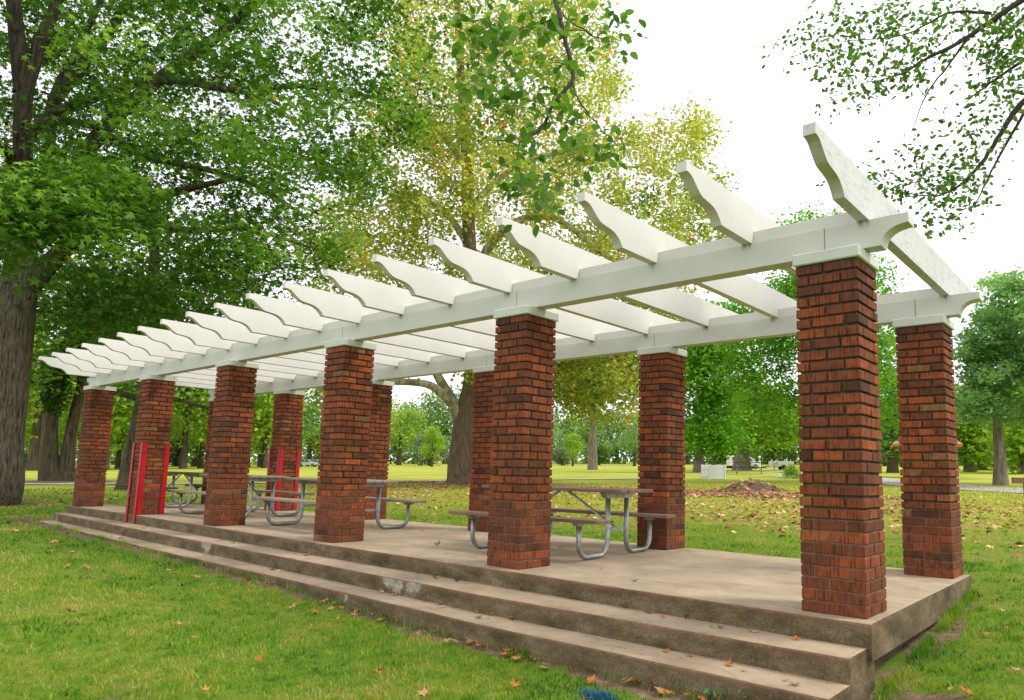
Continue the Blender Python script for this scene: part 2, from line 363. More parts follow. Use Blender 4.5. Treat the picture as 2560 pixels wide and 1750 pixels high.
fb=MB(); fb.box(-17.4,-.03,.03,3.15,-.9,-.247); M_SOILF=simple('earthy_footing',(.12,.085,.05),.95,0,.3,6,.8,.03); at_world(fb.build('footing',M_SOILF,plat))
# ------------------------------------------------------------------ pergola
WC,SP,DR,H=.4669,3.3369,2.7489,2.6
BB,BT=2.693,2.907
perg=empty('pergola',(-8.5,1.6,0)); tag(perg,'long white timber pergola on twelve square red brick pillars','pergola')
OFF=-Vector(perg.location)
def pp(o): o.location=OFF; return o
def pillar(x1,y0,seed,label=None):
    rg=random.Random(seed); b=MB(); x0=x1-WC; y1=y0+WC; nc=31; ch=H/nc; bt=.096
    tone=rg.uniform(-.08,.08)
    for k in range(nc):
        z0=k*ch; j=.011; low=k<8
        j=.011 if low else .017; za=z0+(.004 if k==0 else j*.5); zb=z0+ch-j*.5
        out=rg.uniform(-.002,.003) 
        vj=.014
        def br(a0,a1,c0,c1):
            v=min(1,max(0,rg.gauss(.5,.22)+tone)); 
            if low and rg.random()<.4: v=min(v,.35)
            e=[rg.uniform(-.0025,.0025) for _ in range(4)]; dz=rg.uniform(-.002,.002)
            b.box(a0+e[0],a1+e[1],c0+e[2],c1+e[3],za+dz,zb+dz,bev=.005,val=v,mi=0)
        w1=bt*rg.uniform(.86,1.1); w2=bt*rg.uniform(1.0,1.35)
        if k%2==0:
            s=x0+WC*rg.uniform(.44,.5)
            for (c0,c1) in ((y0,y0+w1),(y1-w2,y1)):
                br(x0,s-vj/2,c0,c1); br(s+vj/2,x1,c0,c1)
            for (a0,a1) in ((x0,x0+bt),(x1-bt,x1)): br(a0,a1,y0+w1+vj,y1-w2-vj)
        else:
            s=y0+WC*rg.uniform(.44,.5)
            for (a0,a1) in ((x0,x0+w1),(x1-w2,x1)):
                br(a0,a1,y0,s-vj/2); br(a0,a1,s+vj/2,y1)
            for (c0,c1) in ((y0,y0+bt),(y1-bt,y1)): br(x0+w1+vj,x1-w2-vj,c0,c1)
    zc=8*ch
    b.box(x0+.008,x1-.008,y0+.008,y1-.008,0,zc,mi=1); b.box(x0+.021,x1-.021,y0+.021,y1-.021,zc,H-.001,mi=1)
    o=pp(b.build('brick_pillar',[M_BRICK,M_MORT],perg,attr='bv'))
    if label: o['label']=label
    c=MB(); c.box(x0-.02,x1+.02,y0-.02,y1+.02,H,BB-.002,bev=.008); cp=c.build('cap',M_CAP,o)
    return o
for i in range(6):
    for r in (0,1): pillar(-i*SP,r*DR,i*2+r+11)
YB1,YB2=.125,2.845; XE0,XE1=-17.485,.331
def beam(yb):
    zt,zb=BT,BB; r=.20
    def end(x,s):   # cove end outline, s=+1 right end
        pts=[(x,zt),(x,zt-.072),(x-s*.035,zt-.075)]
        for a in np.linspace(90,0,8)[1:-1]:
            pts.append((x-s*(.035+.16*(1-math.cos(R(90-a))*0)-0) if 0 else x-s*(.035+.155*math.sin(R(90-a))), zt-.078-.125*(1-math.cos(R(90-a)))))
        pts.append((x-s*.195,zb)); return pts
    Rr=end(XE1,1); L=end(XE0,-1)
    pts=Rr+L[::-1]
    b=MB(); b.prism([(p[0],p[1]) for p in pts],yb,yb+.15,'y'); o=pp(b.build('beam',M_BEAM,perg))
    for i in range(18):   # blocking between the rafters
        xa=.055-.9443*(i+1)+.001; xb=.055-.9443*i-.084
        k=MB(); k.box(xa,xb,yb+.04,yb+.12,BT+.001,BT+.112); k.build('blocking',M_WHITE,o)
    return o
beam(YB1); beam(YB2)
prof=[(-.945,3.236),(-.946,3.160),(-.925,3.162),(-.89,3.155),(-.86,3.143),(-.83,3.12),(-.80,3.095),(-.77,3.072),(-.735,3.05),(-.70,3.038),(-.65,3.031),(-.60,3.026),(-.555,3.018),(-.515,3.005),(-.48,2.985),(-.45,2.960),(-.43,2.938),(-.41,2.9085)]
YC=(0+DR+WC)/2
rp_=prof[1:]; back=[(2*YC-y,z) for y,z in rp_][::-1]
outline=[prof[0]]+rp_+back+[(2*YC-prof[0][0],prof[0][1])]
for i in range(19):
    xr=.055-.9443*i; b=MB(); b.prism(outline,xr-.083,xr,'x'); o=pp(b.build('rafter',M_WOLD if i==0 else M_WHITE,perg))
    if i==0: o['label']='end rafter with grey weathered peeling paint'
# joints where beam boards meet (thin rust lines)
# ------------------------------------------------------------------ red corner strips wired round two pillars
def guard(x1,y0,front_low,label,seed):
    x0=x1-WC; y1=y0+WC; e=empty('pillar_guard',(x1-WC/2,y0+WC/2,0)); off=-Vector(e.location)
    def P(mb,nm,m): o=mb.build(nm,m,e); o.location=off; return o
    zt=1.37; zb=-.161 if front_low else .002; yl=-.036 if front_low else -.03
    for xx in (x0-.012,x1-.068):
        b=MB(); a=.012
        b.prism([(y0-.034,zb),(y0-.022,zb),(y0-.008,zt),(y0-.020,zt)],xx,xx+.08,'x'); P(b,'corner_strip',M_RED)
    for (ya,yb_) in ((y0-.010,y0+.075),(y1-.078,y1+.004)):
        b=MB(); b.box(x1+.006,x1+.018,ya,yb_,.003,1.36); P(b,'corner_strip',M_RED)
    for z in (1.2,.36):
        yo=y0-.034
        pts=[(x0-.02,yo,z),(x0+.2,yo+.004,z-.012),(x1-.1,yo-.002,z+.004),(x1+.024,yo+.01,z-.006),(x1+.026,y0+.2,z-.02),(x1+.026,y1-.1,z-.024),(x1+.022,y1+.02,z-.03),(x0-.02,y1+.02,z-.01),(x0-.02,yo,z)]
        b=MB(); b.tube(pts,.005,6); b.tube([(p[0]+.004,p[1]-.004,p[2]+.009) for p in pts],.003,5); P(b,'tie_wire',M_WIRE)
    tag(e,label,'pillar guard','red strip guards tied round brick pillars')
guard(-4*SP,0,True,'red strips wired round front pillar, reaching down onto the upper step',1)
guard(-4*SP,DR,False,'red strips wired round back pillar, standing wholly on the platform',2)
# ------------------------------------------------------------------ picnic tables
def table(x,y,rz,wm,label,z=0.,scale=1.):
    e=empty('picnic_table',(x,y,z),rz); e.scale=(scale,)*3; tag(e,label,'picnic table','tube framed picnic tables under the pergola' if z==0 else None)
    b=MB(); pw=.145
    for k in range(5):
        yc=(k-2)*(pw+.006); xl=1.08 if k in(0,4) else 1.1
        b.box(-xl,xl,yc-pw/2,yc+pw/2,.75,.79,bev=.005)
    b.build('table_top',wm,e)
    for s in (-1,1):
        b=MB(); b.box(-1.12,1.12,s*.79-.13,s*.79+.13,.425,.465,bev=.006); b.build('bench',wm,e)
    for sx in (-.8,.8):
        for s in (-1,1):
            pts=[]; r=.16
            pts.append((sx,s*.80,.40)); 
            for a in range(0,91,15): pts.append((sx,s*(.80-r+r*math.cos(R(a))),.032+r-r*math.sin(R(a))))
            for a in range(0,91,15): pts.append((sx,s*(.21+r-r*math.sin(R(a))),.032+r-r*math.cos(R(a))))
            pts.append((sx,s*.21,.70))
            b=MB(); b.tube(pts,.03,12); b.build('leg',M_GALV,e,smooth=True)
            b=MB(); b.prism([(s*.70,.424),(s*.90,.424),(s*.86,.385),(s*.74,.385)],sx-.03,sx+.03,'x'); b.build('bracket',M_GALV,e)
        b=MB(); b.prism([(-.34,.749),(.34,.749),(.27,.68),(-.27,.68)],sx-.035,sx+.035,'x'); b.build('bracket',M_GALV,e)
        b=MB(); b.box(sx-.02,sx+.02,-.2,.2,.30,.335); b.build('crossbar',M_GALV,e)
        b=MB(); k=1 if sx>0 else -1; b.tube([(k*.06,0,.745),(sx-k*.03,0,.335)],.017,6); b.build('brace',M_GALV,e)
    return e
WD1=wood_mat('red_brown_wood',(.15,.085,.06),(.30,.19,.145)); WD2=wood_mat('pale_grey_wood',(.22,.18,.13),(.42,.36,.28)); WD3=wood_mat('dark_wood',(.045,.035,.025),(.13,.10,.075)); WD4=wood_mat('yellow_grey_wood',(.20,.17,.11),(.38,.33,.235))
table(-4.22,1.71,R(4),WD1,'picnic table with reddish brown planks nearest the open end of the platform')
table(-8.85,1.44,R(-1),WD2,'pale grey picnic table, second along from the open end of the platform')
table(-12.42,1.52,R(1),WD4,'yellowish grey picnic table between the pale table and the dark one')
table(-16.35,1.95,R(6),WD3,'dark brown picnic table at the far end beside the red pillar strips')
# ------------------------------------------------------------------ ground
def blob(x,y,cx,cy,rx,ry,soft=.35):
    d=np.sqrt(((x-cx)/rx)**2+((y-cy)/ry)**2); return np.clip((1-d)/soft+.5,0,1)
def wob(x,y,s,seed=0):
    return (np.sin(x*s+seed)*np.sin(y*s*1.3+seed*1.7)+.6*np.sin(x*s*2.3+y*s*1.1+seed*3)*np.sin(y*s*2.9-x*s*.7+seed)+.4*np.sin(x*s*5.1-y*s*3+seed*2)*np.sin(y*s*6.1+x*s*2.2))/2
SYC=D(1050,1098); SG=np.array([-26.9,.5,0]); SG[2]=gh(*SG[:2]); MND=D(1706,1114)
DIRT1=D(1560,1120)
def soil(x,y):
    n=wob(x,y,1.9,2)+.6*wob(x,y,6.,5)
    s=np.zeros_like(x)
    # strip along the lowest step, wider near the open end
    d=-.86-y; w_=np.interp(x,[-18,-13,-8,-3,-1,.2],[.05,.1,.12,.22,.35,.5])
    s=np.maximum(s,np.where((x>-18)&(x<.3)&(y<-.3),np.clip(1.15-d/w_+n*.55,0,1),0))
    s=np.maximum(s,np.clip(blob(x,y,.30,-.75,.62,.8)+n*.45-.1,0,1)*(x>-.5))
    s=np.maximum(s,np.clip(1.0-(np.abs(x-.1)/.22)+n*.6,0,1)*(x>-.1)*(y>-.6)*(y<3.4))
    s=np.maximum(s,np.clip(blob(x,y,-18.2,-.4,1.2,.7)+n*.5-.2,0,1))
    s=np.maximum(s,.85*np.clip(blob(x,y,SYC[0]+1,SYC[1]-.4,8,1.9)+n*.5-.15,0,1))
    s=np.maximum(s,.9*np.clip(blob(x,y,SG[0],SG[1],2.2,1.6)+n*.5-.2,0,1))
    t2=D(128,1092); s=np.maximum(s,np.clip(blob(x,y,t2[0],t2[1],4.5,3.2)+n*.4-.1,0,1))
    s=np.maximum(s,.9*np.clip(blob(x,y,DIRT1[0]-.6,DIRT1[1]+.2,8.5,2.3)+n*.6-.1,0,1))
    s=np.maximum(s,.6*np.clip(wob(x,y,.8,11)+.5*n-.62,0,1))
    return s
def ground_mat():
    m,nt,o=mat('lawn'); n=N(nt); pos=n.geo()['Position']; s=n.attr('soil').outputs['Fac']; fr=n.attr('far').outputs['Fac']
    a=n.noise(pos,.55,5,.6); b=n.noise(pos,6,5,.65); c_=n.noise(pos,60,3,.7)
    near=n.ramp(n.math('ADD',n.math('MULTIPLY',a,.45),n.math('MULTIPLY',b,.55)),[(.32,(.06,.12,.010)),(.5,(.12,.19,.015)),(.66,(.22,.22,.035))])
    far=n.ramp(n.noise(n.scale(pos,(.6,.6,1)),.35,6,.6),[(.3,(.22,.28,.022)),(.5,(.34,.37,.04)),(.7,(.45,.43,.07))])  # the open lawn's sunlit yellow is painted into this ramp
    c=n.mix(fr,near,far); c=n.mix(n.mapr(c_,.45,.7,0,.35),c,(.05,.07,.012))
    so=n.ramp(n.noise(pos,11,6,.7),[(.3,(.085,.055,.03)),(.55,(.19,.13,.08)),(.75,(.30,.22,.15))])
    c=n.mix(n.mapr(n.math('ADD',s,n.math('MULTIPLY',n.math('SUBTRACT',b,.5),.7)),.35,.6),c,so)
    nt.links.new(n.princ(c,.95,n.bump(c_,.6,.02,n.bump(b,.5,.05)),0,.15),o.inputs[0]); return m
xs=np.concatenate([-np.geomspace(700,22,46),np.arange(-21.8,-6,.2),np.arange(-6,3,.08),np.arange(3,7,.3),np.geomspace(7.4,300,26)]); ys=np.concatenate([-np.geomspace(80,6,14),np.arange(-5.8,3.8,.08),np.arange(4,12,.25),np.geomspace(12.3,700,70)])
X,Y=np.meshgrid(xs,ys,indexing='ij'); Z=gh(X,Y)
S=soil(X,Y); Z=Z-.012*S+.006*wob(X,Y,9,1)*(np.hypot(X,Y)<15)
MH=np.exp(-(((X-MND[0])/1.15)**2+((Y-MND[1])/1.4)**2)**1.2)
V=np.stack([X,Y,Z],-1).reshape(-1,3); nx,ny=X.shape
I=np.arange(nx*ny).reshape(nx,ny); F=np.stack([I[:-1,:-1],I[1:,:-1],I[1:,1:],I[:-1,1:]],-1).reshape(-1,4)
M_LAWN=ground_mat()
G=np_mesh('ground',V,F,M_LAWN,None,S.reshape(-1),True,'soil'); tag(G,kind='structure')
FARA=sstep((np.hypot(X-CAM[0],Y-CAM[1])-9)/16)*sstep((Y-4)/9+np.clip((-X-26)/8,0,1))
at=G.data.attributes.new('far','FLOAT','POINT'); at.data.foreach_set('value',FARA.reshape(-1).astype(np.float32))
# road and walks: sheets draped just above the lawn
def ribbon(name,pts,widths,m,lift=.02,step=1.5):
    P=[np.array(p[:2]) for p in pts]; Q=[];Wd=[]
    for i in range(len(P)-1):
        k=max(2,int(np.linalg.norm(P[i+1]-P[i])/step))
        for j in range(k): Q.append(P[i]+(P[i+1]-P[i])*j/k); Wd.append(widths[i]+(widths[i+1]-widths[i])*j/k)
    Q.append(P[-1]); Wd.append(widths[-1]); Q=np.array(Q); Wd=np.array(Wd)
    for _ in range(6): Q[1:-1]=(Q[:-2]+2*Q[1:-1]+Q[2:])/4
    T=np.gradient(Q,axis=0); T/=np.linalg.norm(T,axis=1)[:,None]; Nn=np.stack([-T[:,1],T[:,0]],1)
    V=[]; K=4
    for q,nn,ww in zip(Q,Nn,Wd):
        for k in range(K+1):
            p=q+nn*(k/K-.5)*ww; V.append((p[0],p[1],float(gh(p[0],p[1]))+lift))
    n=len(Q); I=np.arange(n*(K+1)).reshape(n,K+1); F=np.stack([I[:-1,:-1],I[1:,:-1],I[1:,1:],I[:-1,1:]],-1).reshape(-1,4)
    return tag(np_mesh(name,np.array(V),F,m),kind='structure')
M_ROAD=simple('pale_asphalt',(.40,.36,.34),.9,0,.08,1.2,.2,.01); M_WALK=simple('walk_concrete',(.46,.42,.35),.9,0,.1,2,.2,.01)
ribbon('road',[D(2700,1132),D(2324,1116),D(2200,1108),D(2000,1093),D(1900,1082),D(1830,1074),D(1750,1070),D(1600,1067)],[4.2,4.2,4.2,5.2,4.6,3,2.6,2.6],M_ROAD,.03)
ribbon('walk',[D(-200,1100),D(0,1100),D(170,1100.5),D(300,1100),D(650,1096.5),D(1000,1092.5),D(1250,1089.5),D(1380,1088),D(1500,1086)],[1.3]*9,M_WALK,.05)
ribbon('path',[D(1560,1080),D(1700,1079.5),D(1760,1081.5),D(1830,1085),D(1900,1089)],[.9]*5,M_WALK,.03)
ribbon('park_drive',[D(1235,1053.4),D(1300,1054),D(1380,1055),D(1520,1056)],[6]*4,M_ROAD,.05,6)
# ------------------------------------------------------------------ trees
M_SG=leaf_mat('sweetgum_leaf',[(0,(.018,.052,.006)),(.35,(.062,.155,.014)),(.7,(.16,.31,.035)),(.93,(.29,.46,.09)),(1,(.5,.33,.03))],.42)
M_SYC=leaf_mat('sycamore_leaf',[(0,(.09,.16,.012)),(.3,(.27,.34,.05)),(.6,(.45,.48,.10)),(.84,(.58,.54,.15)),(.93,(.55,.34,.05)),(1,(.55,.17,.02))],.6)
M_MAPLE=leaf_mat('maple_leaf',[(0,(.05,.16,.008)),(.5,(.14,.36,.018)),(1,(.30,.52,.04))],.48)
M_YG=leaf_mat('yellow_green_leaf',[(0,(.12,.25,.02)),(.5,(.26,.42,.03)),(1,(.44,.54,.06))],.45)
M_DARK=leaf_mat('dark_green_leaf',[(0,(.03,.075,.008)),(.5,(.075,.165,.018)),(1,(.17,.28,.03))],.4)  # plain dark green foliage, used for ivy and low far trees too
M_CYP=leaf_mat('cypress_leaf',[(0,(.10,.23,.08)),(.5,(.22,.40,.15)),(.9,(.38,.55,.22)),(1,(.5,.52,.22))],.45)
M_FARL=leaf_mat('far_leaf',[(0,(.13,.25,.03)),(.5,(.27,.41,.05)),(1,(.46,.54,.08))],.4)
M_FARB=leaf_mat('far_blue_leaf',[(0,(.09,.19,.06)),(.5,(.19,.31,.09)),(1,(.30,.42,.13))],.4)
M_GREY=leaf_mat('willow_leaf',[(0,(.10,.14,.08)),(1,(.24,.29,.18))],.4)
M_BR=leaf_mat('overhead_leaf',[(0,(.045,.12,.016)),(.5,(.085,.19,.024)),(1,(.16,.29,.045))],.45,.45)
B_SG=bark_mat('sweetgum_bark',(.025,.019,.013),(.19,.15,.11),19)
B_DK=bark_mat('dark_bark',(.03,.022,.016),(.14,.105,.07),9,None,(.04,.06,.015))
B_LIMB=bark_mat('shaded_limb_bark',(.018,.014,.010),(.10,.08,.055),12)  # limb copy of the bark, darkened to paint crown shade into its colour
B_SY=bark_mat('sycamore_bark',(.085,.06,.04),(.23,.175,.12),12,None,None)
B_SYL=bark_mat('sycamore_limb_bark',(.20,.16,.11),(.38,.32,.24),9,(.58,.52,.42))
B_GR=bark_mat('grey_bark',(.10,.08,.06),(.30,.245,.195),9)
B_TW=simple('twig_bark',(.06,.045,.045),.9)
def smooth_path(pts,rs,k=4,jit=0.,rng=None):
    P=np.array(pts,float); n=len(P); out=[];ro=[]
    for i in range(n-1):
        p0=P[max(i-1,0)];p1=P[i];p2=P[i+1];p3=P[min(i+2,n-1)]
        for j in range(k):
            t=j/k; q=.5*((2*p1)+(-p0+p2)*t+(2*p0-5*p1+4*p2-p3)*t*t+(-p0+3*p1-3*p2+p3)*t**3)
            if jit and rng is not None: q=q+rng.normal(0,jit,3)*(1 if (i or j) else 0)
            out.append(q); ro.append(rs[i]+(rs[i+1]-rs[i])*t)
    out.append(P[-1]); ro.append(rs[-1]); return out,ro
def grow(mb,skel,rad,clusters,rng,rmin=.02,k=.22,sides=5,wig=.12):
    """join every leaf cluster to the nearest part of the skeleton with a tapering crooked branch"""
    S=np.array(skel); Rr=np.array(rad); order=np.argsort(np.min(np.linalg.norm(clusters[:,None,:]-S[None,::3],axis=2),axis=1)+rng.uniform(0,.5,len(clusters)))
    for ci in order:
        c=clusters[ci]; d=np.linalg.norm(S-c,axis=1)+np.clip(S[:,2]-c[2],0,None)*1.2
        j=int(np.argmin(d)); L=np.linalg.norm(S[j]-c)
        if L<.15: continue
        r0=min(Rr[j]*.7,rmin+.010*L**1.1+k*.02); a=S[j]; m=4
        pts=[a]; side=rng.normal(0,1,3)*wig*L; up=np.array([0,0,.10*L])
        for t in np.linspace(1/m,1,m): pts.append(a+(c-a)*t+side*math.sin(t*math.pi)*.6+up*math.sin(t*math.pi)+rng.normal(0,.02*L,3)*(t<1))
        rs=list(np.linspace(r0,rmin*.35,m+1)); mb.tube(pts,rs,sides,cap=False)
        S=np.vstack([S,np.array(pts[1:])]); Rr=np.concatenate([Rr,rs[1:]])
def in_poly(x,y,poly):
    ins=np.zeros(len(x),bool); n=len(poly)
    for i in range(n):
        x1,y1=poly[i]; x2,y2=poly[(i+1)%n]
        c=((y1>y)!=(y2>y)); 
        with np.errstate(divide='ignore',invalid='ignore'): xi=(x2-x1)*(y-y1)/(y2-y1)+x1
        ins^=c&(x<xi)
    return ins
def crown_clusters(poly,n,depth,rng):
    """cluster centres filling the crown's volume: an outline with depth d0..d1 (deeper in the middle)"""
    P=np.array(poly); out=[]; cx,cy=P.mean(0); hx=(P[:,0].max()-P[:,0].min())/2; hy=(P[:,1].max()-P[:,1].min())/2
    while len(out)<n:
        x=rng.uniform(P[:,0].min(),P[:,0].max(),n); y=rng.uniform(P[:,1].min(),P[:,1].max(),n); ok=in_poly(x,y,poly)
        e=np.clip(1-.75*(((x-cx)/hx)**2+((y-cy)/hy)**2)/1.3,.2,1)
        dm=(depth[0]+depth[1])/2; dh=(depth[1]-depth[0])/2*e; d=dm+dh*rng.uniform(-1,1,n)
        out+= [w_ for w_,o in zip(W(x,y,d),ok) if o]
    return np.array(out[:n])
def cluster_leaves(cl,per,spread,flat,rng):
    n=len(cl)*per; P=np.repeat(cl,per,0)+rng.normal(0,1,(n,3))*np.array([spread,spread,spread*flat])
    P[:,2]-=.25*np.hypot(P[:,0]-np.repeat(cl[:,0],per),P[:,1]-np.repeat(cl[:,1],per))
    return P
def tint_for(cl,per,rng,a=.36,b=.10,warm=0.):
    base=rng.normal(.45,a*.6,len(cl)); t=np.repeat(base,per)+rng.normal(0,b,len(cl)*per)
    t=np.clip(t,0,.9); 
    if warm: k=rng.uniform(0,1,len(t))<warm; t[k]=rng.uniform(.9,1,k.sum())
    return t
def tree(name,label,cat,base,paths,cl,leaf,bark,group=None,per=60,spread=.5,flat=.6,size=.16,tpl='rhomb',rmin=.03,warm=0.,seed=1,limb_bark=None,flare=None,grow_all=True,kind_leaf='crown',tilt=.6,sides=5,zoff=-.15,wig=.12):
    rng=np.random.default_rng(seed); e=empty(name,tuple(map(float,base))); off=-np.array(base,float)
    tag(e,label,cat,group); mb=MB(); sk=[];ra=[]
    for q,(pts,rs) in enumerate(paths):
        P,Rs=smooth_path(pts,rs,4,.0,rng)
        if q==0 and flare:
            mb.tube(P,Rs,20,cap=False,flare=flare)
        else: mb.tube(P,Rs,14 if q==0 else 9,cap=False,mi=(1 if q>0 and limb_bark else 0))
        s0=len(P)//2 if q==0 else 1
        sk+=list(P[s0:]); ra+=list(Rs[s0:])
    mb.v=[(v[0]+off[0],v[1]+off[1],v[2]+off[2]) for v in mb.v]
    b0=len(mb.v); mb.mi=1; grow(mb,[p+off for p in sk],ra,cl+off,rng,rmin,.22,sides,wig)
    tr=mb.build('trunk',[bark,limb_bark or bark],e,smooth=True)
    P=cluster_leaves(cl,per,spread,flat,rng)+off
    scatter_leaves(kind_leaf,P,size,leaf,e,tpl,.35,tint_for(cl,per,rng,warm=warm),tilt,rng=rng)
    return e
def wp(l): return [W(a,b,c) for a,b,c in l]
rg=np.random.default_rng(3)
# 1 big sweetgum at the far left
poly=[(-420,-520),(500,-560),(900,-300),(1010,-40),(985,60),(965,150),(985,235),(955,320),(905,370),(870,420),(835,470),(790,540),(745,590),(690,640),(600,610),(520,640),(430,600),(330,560),(230,590),(150,520),(60,560),(-120,520),(-420,500)]
cl=crown_clusters(poly,690,(18,34),rg)
lo=crown_clusters([(90,600),(330,590),(560,640),(640,690),(520,700),(430,720),(330,770),(200,760),(110,720)],60,(26,33),rg)
sp=[]
for (x,y,d,k) in ((95,440,19,14),(170,480,19,14),(25,470,19,7),(230,400,20,10),(20,600,20,3)):
    sp+=list(W(x+rg.normal(0,38,k),y+rg.normal(0,28,k),d+rg.normal(0,.8,k)))
tx=W(np.array([45.]*60),np.linspace(-60,430,60),28.4); tx2=W(np.linspace(45,140,40),np.linspace(220,-80,40),28.2)
lx_=cl-CAM; az_=np.degrees(np.arctan2(lx_[:,0],lx_[:,1])); rr_=np.hypot(lx_[:,0],lx_[:,1])
az0=np.degrees(np.arctan2(*(tx[0]-CAM)[:2])); front=(np.abs(az_-az0)<3.2)&(rr_<28.6)&(cl[:,2]>6)
cl=cl[~front]
bk=crown_clusters([(-120,-260),(480,-260),(620,100),(560,420),(330,520),(60,500),(-120,400)],190,(30,37),rg)
cl=np.vstack([cl,lo,bk,np.array(sp)])
t0=SG
paths=[([(t0[0]-.1,t0[1]-.05,t0[2]-.3)]+wp([(2,1110,28.3),(5,1000,28.3),(16,850,28.4),(28,740,28.5),(42,650,28.5),(50,570,28.5),(58,500,28.4)]),[.76,.58,.55,.60,.58,.50,.40,.20]),
 (wp([(50,600,28.5),(58,480,28.4),(50,330,28.3),(56,210,28.2),(95,90,28),(135,-20,27.8),(160,-200,27.5)]),[.42,.30,.26,.24,.20,.15,.10,.05]),
 (wp([(60,650,28.4),(110,600,28.2),(160,552,27.6),(215,505,27),(300,470,26),(420,430,25),(560,400,24)]),[.40,.30,.25,.2,.17,.12,.05]),
 (wp([(46,330,28.3),(85,285,28),(160,275,27.5),(260,300,27)]),[.25,.2,.14,.05]),
 (wp([(55,420,28.4),(100,375,28),(150,350,27.5)]),[.22,.16,.06]),
 (wp([(30,560,28.4),(5,470,28),(-20,380,28),(-60,200,28),(-80,0,28)]),[.34,.27,.22,.16,.08]),
 (wp([(48,400,28.4),(20,350,28),(-30,310,27)]),[.24,.2,.1]),
 (wp([(55,210,28.3),(40,100,28.2),(30,0,28),(20,-150,28)]),[.3,.24,.2,.1]),
 (wp([(60,560,28.6),(95,480,29.2),(110,330,29.5),(120,230,29.6),(180,100,29.8),(250,-40,30)]),[.28,.24,.2,.17,.13,.07]),
 (wp([(120,260,29.5),(230,215,28),(330,185,27),(420,185,26),(540,205,25),(680,195,24.5),(820,215,24),(940,240,24)]),[.2,.17,.14,.13,.11,.09,.06,.03]),
 (wp([(95,480,29.2),(230,300,27.5),(300,230,27),(400,150,26.5),(520,60,26),(640,-60,25.5)]),[.28,.24,.22,.2,.16,.1]),
 (wp([(230,300,27.5),(330,355,27),(470,385,26),(600,430,25),(700,500,24.5)]),[.16,.13,.1,.08,.03]),
 (wp([(120,230,29.6),(210,120,29),(280,20,28.5),(330,-100,28)]),[.22,.19,.15,.1]),
 (wp([(260,470,26.5),(400,520,26),(560,520,25),(700,560,24)]),[.15,.12,.08,.03])]
tree('sweetgum_tree','huge sweetgum with star shaped dark green leaves and thick furrowed trunk','tree',SG,paths,cl,M_SG,B_SG,None,limb_bark=B_LIMB,per=125,spread=.50,flat=.5,size=.125,tpl='star',rmin=.022,warm=.006,seed=5,flare=(.22,3.,5),tilt=.5,wig=.16)
# 2 double trunk behind it, ivy on one stem
b2=D(130,1091); dd=float(np.hypot(*(b2[:2]-CAM[:2])))
cl=crown_clusters([(60,600),(150,560),(300,600),(400,650),(400,760),(330,830),(240,850),(150,840),(110,880),(60,860)],130,(dd-6,dd+5),rg)
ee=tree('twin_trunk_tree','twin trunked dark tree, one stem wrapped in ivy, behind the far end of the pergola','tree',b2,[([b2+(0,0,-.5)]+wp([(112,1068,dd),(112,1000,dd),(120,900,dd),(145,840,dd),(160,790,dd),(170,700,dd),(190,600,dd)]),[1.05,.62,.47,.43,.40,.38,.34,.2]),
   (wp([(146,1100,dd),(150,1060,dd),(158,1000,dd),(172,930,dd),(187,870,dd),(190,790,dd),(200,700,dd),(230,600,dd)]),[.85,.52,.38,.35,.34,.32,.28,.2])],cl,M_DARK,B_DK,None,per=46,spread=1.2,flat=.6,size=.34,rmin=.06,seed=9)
iv=[]; 
for t in np.linspace(0,1,160): iv.append(W(118+ (t**1.3)*45+rg.normal(0,9),930-t*150+rg.normal(0,5),dd-.9+rg.normal(0,.3)))
scatter_leaves('ivy',np.repeat(np.array(iv),14,0)+rg.normal(0,.22,(160*14,3))-b2,.24,M_DARK,ee,'rhomb',.5,rg.uniform(0,.35,160*14),.8)
# 3 leaning tree
b3=D(283,1113); dd=float(np.hypot(*(b3[:2]-CAM[:2])))
cl=crown_clusters([(280,560),(420,520),(560,560),(640,640),(620,700),(500,800),(420,860),(380,900),(300,880),(290,760),(200,700)],150,(dd-5,dd+5),rg)
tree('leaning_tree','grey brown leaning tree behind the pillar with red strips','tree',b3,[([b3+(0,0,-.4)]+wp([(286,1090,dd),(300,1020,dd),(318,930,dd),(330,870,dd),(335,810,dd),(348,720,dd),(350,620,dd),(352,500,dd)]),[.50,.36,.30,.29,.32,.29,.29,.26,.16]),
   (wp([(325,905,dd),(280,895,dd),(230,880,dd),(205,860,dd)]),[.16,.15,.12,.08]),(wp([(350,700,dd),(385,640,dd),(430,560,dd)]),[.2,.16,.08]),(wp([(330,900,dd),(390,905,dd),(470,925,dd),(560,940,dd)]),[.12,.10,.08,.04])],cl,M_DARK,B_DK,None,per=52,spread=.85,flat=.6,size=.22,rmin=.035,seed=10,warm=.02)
# 4 sycamore
dd=float(np.hypot(*(SYC[:2]-CAM[:2])))
poly=[(880,-350),(1180,-420),(1300,-200),(1345,-40),(1330,40),(1395,90),(1400,150),(1425,200),(1395,260),(1450,300),(1500,265),(1560,235),(1600,270),(1608,340),(1640,400),(1610,470),(1690,560),(1640,640),(1560,720),(1500,800),(1460,880),(1440,930),(1400,955),(1340,930),(1280,900),(1240,880),(1150,820),(1090,900),(1060,860),(1000,930),(960,940),(930,880),(890,960),(880,880),(840,880),(720,900),(690,860),(640,760),(720,640),(680,560),(760,440),(820,300),(850,150),(840,-100)]
cl=crown_clusters(poly,900,(dd-9,dd+9),rg)
sh_=W(np.array([880,1045,1045,960,880.]),np.array([800,860,960,960,940.]),dd)
v_=cl-CAM; sc_=v_@_F; uu=(1280+CU+FPX*(v_@R2)/sc_)/1.1015; vv=(875+CV-FPX*(v_@U2)/sc_)/1.1015
kp=~((uu>860)&(uu<1060)&(vv>815)&(vv<975)&(rg.uniform(0,1,len(cl))<.93)); cl=cl[kp]
